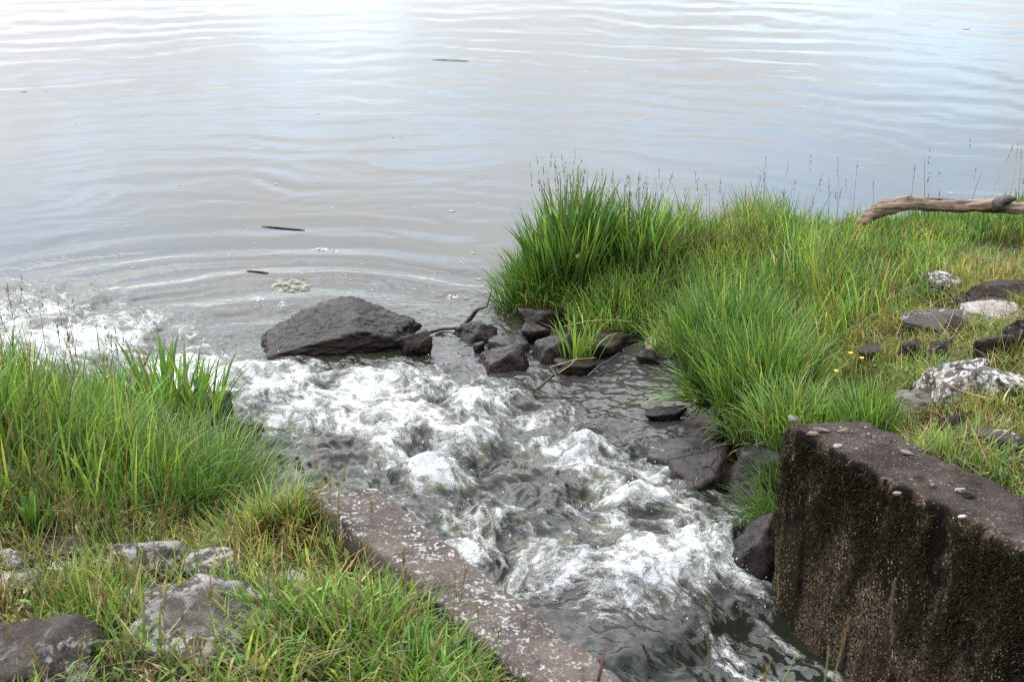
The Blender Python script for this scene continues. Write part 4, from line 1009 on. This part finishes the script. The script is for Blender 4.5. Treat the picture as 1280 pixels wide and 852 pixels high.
tuft(975, 560, 0.36, 0.07, 160, 0.10, 0.20, 0.0030, 0.6, 0.9, (4, 3, 3, 2.5, .3, .2, 0), 'upper wisp of fine grass at the wall corner', hang=math.pi * 1.15)
tuft(235, 600, 0.40, 0.22, 2000, 0.26, 0.46, 0.0032, 0.40, 0.9, (4, 4, 3, 4, .5, .4, 0), 'fine arching blue green tuft on the left bank')
tuft(205, 500, 0.20, 0.22, 190, 0.30, 0.46, 0.014, 0.25, 0.5, (4, 6, 2, .5, .3, 0, 0), 'broad bladed reed like tuft at the shore of the left bank')
tuft(320, 665, 0.55, 0.14, 1300, 0.14, 0.27, 0.0035, 0.35, 0.8, (3, 4, 1, .5, 5, 2, .3), 'yellow green tuft at the far end of the left wall')
tuft(362, 655, 0.60, 0.09, 600, 0.12, 0.22, 0.0035, 0.35, 0.8, (3, 4, 1, .5, 5, 2, .3), 'smaller yellowish tuft leaning on the far end of the left wall')
tuft(120, 600, 0.42, 0.18, 500, 0.24, 0.38, 0.007, 0.25, 0.6, (5, 6, 2, 1, .4, .1, 0), 'bright green tuft left of the arching blue green tuft')
tuft(770, 376, 0.16, 0.20, 900, 0.12, 0.26, 0.005, 0.4, 0.8, (4, 7, 2, 0, 1, .3, 0), 'low bright grass fringe above the grey slab on the spit')
tuft(852, 398, 0.25, 0.15, 420, 0.10, 0.24, 0.005, 0.5, 0.9, (4, 7, 2, 0, 1, .3, 0), 'low bright grass fringe above the pale cream stone')
tuft(700, 372, 0.10, 0.12, 420, 0.10, 0.20, 0.005, 0.5, 0.8, (4, 6, 3, 0, .6, .2, 0), 'low grass fringe above the broad dark slab')
tuft(120, 775, 0.64, 0.11, 420, 0.07, 0.17, 0.0036, 0.25, 0.6, (5, 4, 2, 1, 4, 1, .3), 'upright mixed tuft between the corner boulder and the largest slab')
tuft(440, 800, 0.66, 0.20, 800, 0.10, 0.20, 0.006, 0.45, 1.0, (5, 6, 2, 1, 2, .6, .2), 'thick green foreground tuft leaning over the left wall')
tuft(530, 856, 0.66, 0.15, 520, 0.10, 0.19, 0.006, 0.45, 1.0, (5, 6, 2, 1, 1.5, .6, .3), 'green foreground tuft nearest the bottom of the left wall')
tuft(350, 780, 0.66, 0.16, 600, 0.08, 0.17, 0.006, 0.4, 0.9, (5, 6, 2, 1, 2, .6, .2), 'green grass clump below the dark lichen stone by the left wall')

# the green tuft among the rocks: every blade its own piece
root = empty('grass_tuft', tuple(PX(722, 438, 0.10)))
tag(root, 'small bright green tuft growing alone between the dark wet rocks', 'grass', TG)
for k in range(46):
    dx, dy = rng.normal(0, 0.035), rng.normal(0, 0.03)
    az = np.array([math.atan2(dy, dx) + rng.normal(0, 0.7)])
    V, (q, t), c = blade_arrays(np.array([dx]), np.array([dy]), np.array([-0.05]), np.array([rng.uniform(0.12, 0.30)]), np.array([rng.uniform(0.006, 0.012)]), az,
                                np.array([abs(rng.normal(0.25, 0.2))]), np.array([abs(rng.normal(0.6, 0.4))]), palette(1, (3, 7, 1, 0, 1, .3, 0)))
    mesh_obj('blade', V, [q, t], M_GRASS, root, cols=c)
# leafy weed on the left bank
root = empty('leafy_weed', tuple(ground_hit(47, 668)[0]))
tag(root, 'bright green leafy weed above the dark stone on the left bank', 'weed')
for k in range(14):
    az = np.array([rng.uniform(0, 6.28)])
    V, (q, t), c = blade_arrays(np.zeros(1), np.zeros(1), np.array([0.0]), np.array([rng.uniform(0.08, 0.15)]), np.array([rng.uniform(0.018, 0.030)]), az, np.array([abs(rng.normal(0.35, 0.2))]), np.array([abs(rng.normal(0.7, 0.3))]), palette(1, (2, 8, 0, 0, 1, 0, 0)))
    mesh_obj('leaf', V, [q, t], M_GRASS, root, cols=c)

# foreground stems close to the lens at the bottom edge
FS = 'grass stems at the bottom of the picture'
def stem(px0, py0, px1, py1, dist, label, w, col, head=0.0):
    d0, d1 = ray(px0, py0), ray(px1, py1)
    a = np.array([0, 0, HC]) + d0 * dist; b = np.array([0, 0, HC]) + d1 * dist * 1.02
    g = a.copy(); g[2] = 0.66
    pts = np.array([a, (a + b) / 2 + np.array([0.002, 0, 0.003]), b]); V, f = tube(pts, [w, w * 0.9, w * 0.35], 6, step=0.02)
    r = empty('grass_spike', tuple(a)); V = V - a
    M = M_GRASS
    nV = len(V); mesh_obj('stem', V, f, M, r, cols=np.tile(col, (nV, 1)))
    tag(r, label, 'grass', FS)
    if head:
        n = 40; u = rng.uniform(1 - head, 1.0, n); P = (b - a)[None] * u[:, None]
        pk = blade_arrays(P[:, 0], P[:, 1], P[:, 2], rng.uniform(0.006, 0.012, n), np.full(n, 0.0026), rng.uniform(0, 6.28, n), rng.uniform(0.1, 0.6, n), np.zeros(n), np.tile(np.array(col) * np.array([1.5, 1.0, 0.9]), (n, 1)), K=2)
        add_blades('seed_head', [pk], M, r)
stem(885, 880, 884, 745, 2.35, 'thin upright seed stem in front of the smooth water', 0.0016, (0.12, 0.13, 0.05), 0.5)
stem(962, 885, 998, 812, 2.15, 'pale green blade leaning right at the bottom edge', 0.0022, (0.16, 0.22, 0.05))
stem(1026, 885, 1036, 806, 2.2, 'olive stem left of the reddish stem at the bottom edge', 0.0020, (0.14, 0.15, 0.04))
stem(1030, 890, 1062, 770, 2.2, 'reddish tipped stem leaning right before the tall wall', 0.0018, (0.15, 0.13, 0.04), 0.35)
stem(946, 880, 962, 830, 2.15, 'short fuzzy grass spike at the bottom edge', 0.0018, (0.20, 0.19, 0.08), 0.8)
stem(748, 850, 757, 806, 2.5, 'small reddish brown bud at the edge of the left wall', 0.0030, (0.14, 0.05, 0.02))

# ------------------------------------------------------------------ driftwood, twigs
def P3(px, py, y):
    """point on the picture ray at world depth y"""
    d = ray(px, py); t = y / d[1]; return np.array([0, 0, HC]) + d * t
dw = [P3(1066, 292, 7.72), P3(1080, 274, 7.72), P3(1102, 261, 7.72), P3(1136, 254, 7.72), P3(1190, 257, 7.70), P3(1245, 258, 7.66), P3(1330, 263, 7.6), P3(1420, 268, 7.5)]
root = empty('driftwood_log', tuple(dw[0])); tag(root, 'weathered bent driftwood branch lying on the lake edge of the right bank', 'log')
V, f = tube(np.array(dw) - dw[0], [0.022, 0.034, 0.040, 0.038, 0.036, 0.034, 0.034, 0.033], 22, rough=0.22, lengthwise=0.30, seed=3, step=0.012); mesh_obj('trunk', V, f, M_DRIFT, root)
V, f = tube(np.array([P3(1246, 262, 7.64), P3(1248, 254, 7.63), P3(1256, 250, 7.62), P3(1270, 248, 7.60)]) - dw[0], [0.045, 0.040, 0.028, 0.010], 14, rough=0.35, lengthwise=0.2, seed=8, step=0.008); mesh_obj('broken_knot', V, f, M_TWIG, root)
V, f = tube(np.array([P3(1115, 252, 7.72), P3(1150, 249, 7.72), P3(1186, 249, 7.70)]) - dw[0], [0.007, 0.010, 0.004], 8, rough=0.3, seed=9, step=0.01); mesh_obj('bark_strip', V, f, M_DRIFT, root)
V, f = tube(np.array([P3(985, 301, 7.5), P3(1000, 302, 7.5), P3(1030, 300, 7.5), P3(925, 303, 7.5)][:0] or [P3(915, 303, 7.45), P3(950, 304, 7.45), P3(990, 301, 7.45), P3(1015, 299, 7.45)]), [0.012, 0.014, 0.014, 0.010], 10, rough=0.2, lengthwise=0.2, seed=12, step=0.012)
tag(mesh_obj('stick', V, f, M_DRIFT), 'straight brown stick lying hidden in the far grass left of the driftwood', 'stick')

root = empty('twig', tuple(PX(578, 408, 0.03))); o_ = np.array(root.location); tag(root, 'forked bare twig rising from the water beside the pyramid rock', 'twig', 'washed up twigs')
yb = o_[1]
V, f = tube(np.array([P3(570, 414, yb), P3(580, 407, yb), P3(590, 395, yb), P3(597, 386, yb - 0.02), P3(609, 383, yb - 0.03)]) - o_, [0.013, 0.013, 0.012, 0.008, 0.005], 10, rough=0.25, seed=5, step=0.01); mesh_obj('branch', V, f, M_TWIG, root)
V, f = tube(np.array([P3(608, 384, yb - .03), P3(612, 372, yb - .03), P3(615, 360, yb - .02), P3(609, 349, yb)]) - o_, [0.0035, 0.003, 0.0025, 0.0015], 6, rough=0.2, seed=6, step=0.01); mesh_obj('shoot', V, f, M_TWIG, root)
TW = 'washed up twigs'
def twig(pts, r, label, mat=M_TWIG, z=0.10, name='twig', seed=1):
    P = np.array([PX(a, b, z if len(q) == 0 else q[0]) for a, b, *q in pts])
    V, f = tube(P - P[0], np.linspace(r, r * 0.5, len(P)), 7, rough=0.25, seed=seed, step=0.012)
    o = mesh_obj(name, V, f, mat); o.location = P[0]; return tag(o, label, 'twig', TW)
twig([(535, 416), (552, 411), (575, 410), (592, 408)], 0.010, 'reddish brown twig lying in the water left of the pyramid rock', z=0.02, seed=2)
twig([(690, 458), (720, 449), (745, 447)], 0.0035, 'pale straw stalk lying across the low black rock', M_STRAW, 0.13, seed=3)
twig([(698, 466), (712, 457), (722, 446)], 0.003, 'short straw stalk crossing below the green tuft', M_STRAW, 0.14, seed=4)
twig([(672, 486), (690, 470), (700, 462), (712, 455)], 0.007, 'dark twig running down into the white water', z=0.10, seed=5)
twig([(750, 468), (770, 462), (785, 452)], 0.005, 'thin dark twig lying on the calm stream water', z=0.085, seed=6)
twig([(688, 458), (695, 470), (700, 480)], 0.005, 'thin twig pointing down from the low black rock', z=0.11, seed=7)
twig([(735, 470), (748, 458), (765, 448), (775, 440)], 0.006, 'brown twig at the right end of the low black rock', z=0.11, seed=8)
twig([(905, 556), (925, 552), (938, 546)], 0.008, 'twig leaning on the sharp edged pyramid rock', z=0.16, seed=9)
twig([(905, 568), (914, 562), (922, 565)], 0.005, 'curled yellow straw on the flat grey stone', M_STRAW, 0.13, seed=10)
twig([(705, 408), (735, 401), (770, 400), (790, 402)], 0.003, 'reddish stem lying along the grey slab', M_STRAW, 0.16, seed=11)
twig([(1240, 500), (1200, 488), (1150, 460)], 0.003, 'thin dry stalk leaning over the pale pinkish slab', M_STRAW, 0.62, seed=12)

# ------------------------------------------------------------------ things on the lake
def floater(px0, px1, r, label, name='floating_stick', bow=0.0, n=9):
    a, b = PX(*px0, 0.0), PX(*px1, 0.0); u = np.linspace(0, 1, n); P = a + (b - a) * u[:, None]
    P[:, 2] = [wz(p[0], p[1]) + 0.004 for p in P]; P[:, 2] += bow * np.sin(np.pi * u)
    V, f = tube(P - P[0], r * np.sin(np.pi * (0.08 + 0.84 * u)) ** 0.6, 8, rough=0.3, seed=4)
    o = mesh_obj(name, V, f, M_TWIG); o.location = P[0]; return tag(o, label, 'stick', 'sticks floating on the lake')
floater((327, 283), (381, 288), 0.005, 'dark floating stick furthest out, pointed at both ends')
floater((308, 340), (336, 344), 0.005, 'short dark floating stick near the yellowish foam patch')
floater((540, 75), (586, 77), 0.003, 'thin dark floating stick far out on the lake')
def raft(px, py, wpx, hpx, label, mat, name, seed, z=0.006):
    c = PX(px, py, 0.0); t = np.linalg.norm(c - np.array([0, 0, HC])); rx_ = wpx / 2 / FPX * t; ry_ = hpx / 2 / FPX * t / math.sin(math.asin(HC / t))
    m, k = 40, 10; a = np.linspace(0, 2 * np.pi, m, endpoint=False); rs = 1 + 0.35 * fbm2(np.cos(a) * 1.5 + seed, np.sin(a) * 1.5, 3, seed)
    V = [[0, 0, 0]]; 
    for j in range(1, k + 1):
        V += [[rx_ * rs[i] * j / k * math.cos(a[i]), ry_ * rs[i] * j / k * math.sin(a[i]), 0] for i in range(m)]
    V = np.array(V); h = np.sqrt(np.clip(1 - (np.hypot(V[:, 0] / rx_, V[:, 1] / ry_)) ** 2, 0, 1))
    zz_ = water(V[:, 0] + c[0], V[:, 1] + c[1])[0]; V[:, 2] = zz_ + z * h + 0.006 * h * fbm2(V[:, 0] * 40, V[:, 1] * 40, 3, seed) - 0.001
    F3 = [(0, 1 + i, 1 + (i + 1) % m) for i in range(m)]; F4 = [(1 + (j - 1) * m + i, 1 + j * m + i, 1 + j * m + (i + 1) % m, 1 + (j - 1) * m + (i + 1) % m) for j in range(1, k) for i in range(m)]
    o = mesh_obj(name, V, [np.array(F4), np.array(F3)], mat); o.location = (c[0], c[1], 0); return tag(o, label, 'foam')
raft(366, 356, 56, 16, 'yellowish foam patch floating above the large boulder', M_SCUM, 'foam_patch', 1, 0.012)
raft(402, 311, 22, 6, 'white foam raft floating right of the long floating stick', M_RAFT, 'foam_patch', 2)
raft(420, 314, 11, 6, 'small foam raft just right of the larger white one', M_RAFT, 'foam_patch', 3)
raft(322, 375, 18, 7, 'white foam raft left of the top of the large boulder', M_RAFT, 'foam_patch', 4)
raft(566, 371, 16, 6, 'lone white foam raft between boulder and spit', M_RAFT, 'foam_patch', 5)
raft(352, 382, 10, 5, 'tiny foam raft touching the shadow of the large boulder', M_RAFT, 'foam_patch', 6)
# countless flecks of foam
n = 330
px_ = np.concatenate([rng.uniform(150, 640, 190), rng.uniform(-40, 1320, n - 190)]); py_ = np.concatenate([200 + 190 * rng.beta(2, 1.3, 190), 10 + 270 * rng.beta(1.4, 1.2, n - 190)])
pts = np.array([PX(a, b, 0.0) for a, b in zip(px_, py_)]); m = (land(pts[:, 0], pts[:, 1]) < -0.1); pts = pts[m]
pts[:, 2] = water(pts[:, 0], pts[:, 1])[0]
base, F3 = ICO[3][0], ICO[3][1]
import bmesh
bm = bmesh.new(); bmesh.ops.create_icosphere(bm, subdivisions=1, radius=1.0); bV = np.array([v.co[:] for v in bm.verts]); bF = np.array([[v.index for v in f.verts] for f in bm.faces]); bm.free()
sz = rng.lognormal(-5.5, 0.5, len(pts)); sz *= 1 + 0.06 * np.maximum(pts[:, 1] - 8, 0)
V = (bV[None] * np.array([1, 1, 0.35])[None, None] * (sz[:, None] * rng.uniform(0.7, 1.5, (len(pts), 1)))[:, :, None] * np.stack([rng.uniform(0.8, 1.8, len(pts)), np.ones(len(pts)), np.ones(len(pts))], 1)[:, None, :] + pts[:, None]).reshape(-1, 3)
F = (bF[None] + (np.arange(len(pts)) * len(bV))[:, None, None]).reshape(-1, 3)
tag(mesh_obj('foam_flecks', V, [F], M_FOAMFLECK), 'tiny white foam flecks scattered over the lake surface', 'foam', kind='stuff')
# spray thrown up by the rapids
pp = []
for px0, py0, ls, lt, h, f in HUMPS:
    if f < 0.7: continue
    c = PX(px0, py0, .08); k = int(30 * f)
    a, b = rng.normal(0, ls * 0.9, k), rng.normal(0, lt * 0.9, k)
    pp.append(np.stack([c[0] + a * FD[0] + b * FN[0], c[1] + a * FD[1] + b * FN[1], rng.exponential(0.014 + 0.12 * h, k)], 1))
pp = np.vstack(pp); pp[:, 2] += water(pp[:, 0], pp[:, 1])[0]
sz = rng.lognormal(-6.35, 0.4, len(pp)); V = (bV[None] * sz[:, None, None] * np.stack([np.ones(len(pp)), np.ones(len(pp)), rng.uniform(1, 2.2, len(pp))], 1)[:, None, :] + pp[:, None]).reshape(-1, 3)
F = (bF[None] + (np.arange(len(pp)) * len(bV))[:, None, None]).reshape(-1, 3)
tag(mesh_obj('spray', V, [F], M_DROP), 'drops of white spray above the rapids', 'spray', kind='stuff')

# ------------------------------------------------------------------ flowers
def flower(px, py, zb, h, size, label):
    p = PX(px, py, zb + h); r = empty('yellow_flower', (p[0], p[1], zb)); tag(r, label, 'flower', 'yellow flowers on the right bank')
    V, f = tube(np.array([[0, 0, -0.02], [0.004, 0, h * 0.6], [0, 0, h]]), [0.0014] * 3, 6); mesh_obj('stem', V, f, M_GRASS, r, cols=np.tile(GREEN, (len(V), 1)))
    me0 = None
    for k in range(9):
        a = 2 * math.pi * k / 9
        pts = [(0.15, 0.12), (0.75, 0.28), (1.0, 0.0), (0.75, -0.28), (0.15, -0.12)]
        V = np.array([(size * (u * math.cos(a) - v * math.sin(a)), size * (u * math.sin(a) + v * math.cos(a)), h + size * 0.9 * u) for u, v in pts])
        mesh_obj('petal', V, [np.array([[0, 1, 2, 3, 4]])], M_PETAL, r)
    V, F = ICO[3]; mesh_obj('flower_centre', V * np.array([size * 0.35, size * 0.35, size * 0.25]) + np.array([0, 0, h + size * 0.1]), [F], M_PETAL, r)
flower(1063, 443, 0.50, 0.12, 0.010, 'upper yellow flower in front of the dark speckled stone')
flower(1077, 449, 0.50, 0.11, 0.009, 'yellow flower just right of the upper yellow flower')
flower(1045, 465, 0.52, 0.09, 0.009, 'small yellow bloom lower left of the two yellow flowers')
flower(891, 480, 0.25, 0.10, 0.010, 'single yellow flower in the grass overhanging the stream')
flower(1023, 298, 0.15, 0.25, 0.010, 'pale yellow bloom in the far grass below the driftwood end')
# scrap of yellow wood in the spit grass
V, f = tube(np.array([PX(718, 322, .30), PX(735, 317, .31), PX(752, 320, .30)]), [0.012, 0.022, 0.008], 8, rough=0.4, seed=3, step=0.01)
tag(mesh_obj('dry_leaf', V * np.array([1, 1, 1]), f, M_STRAW), 'curled tan dry leaf caught in the tall spit grass', 'leaf')
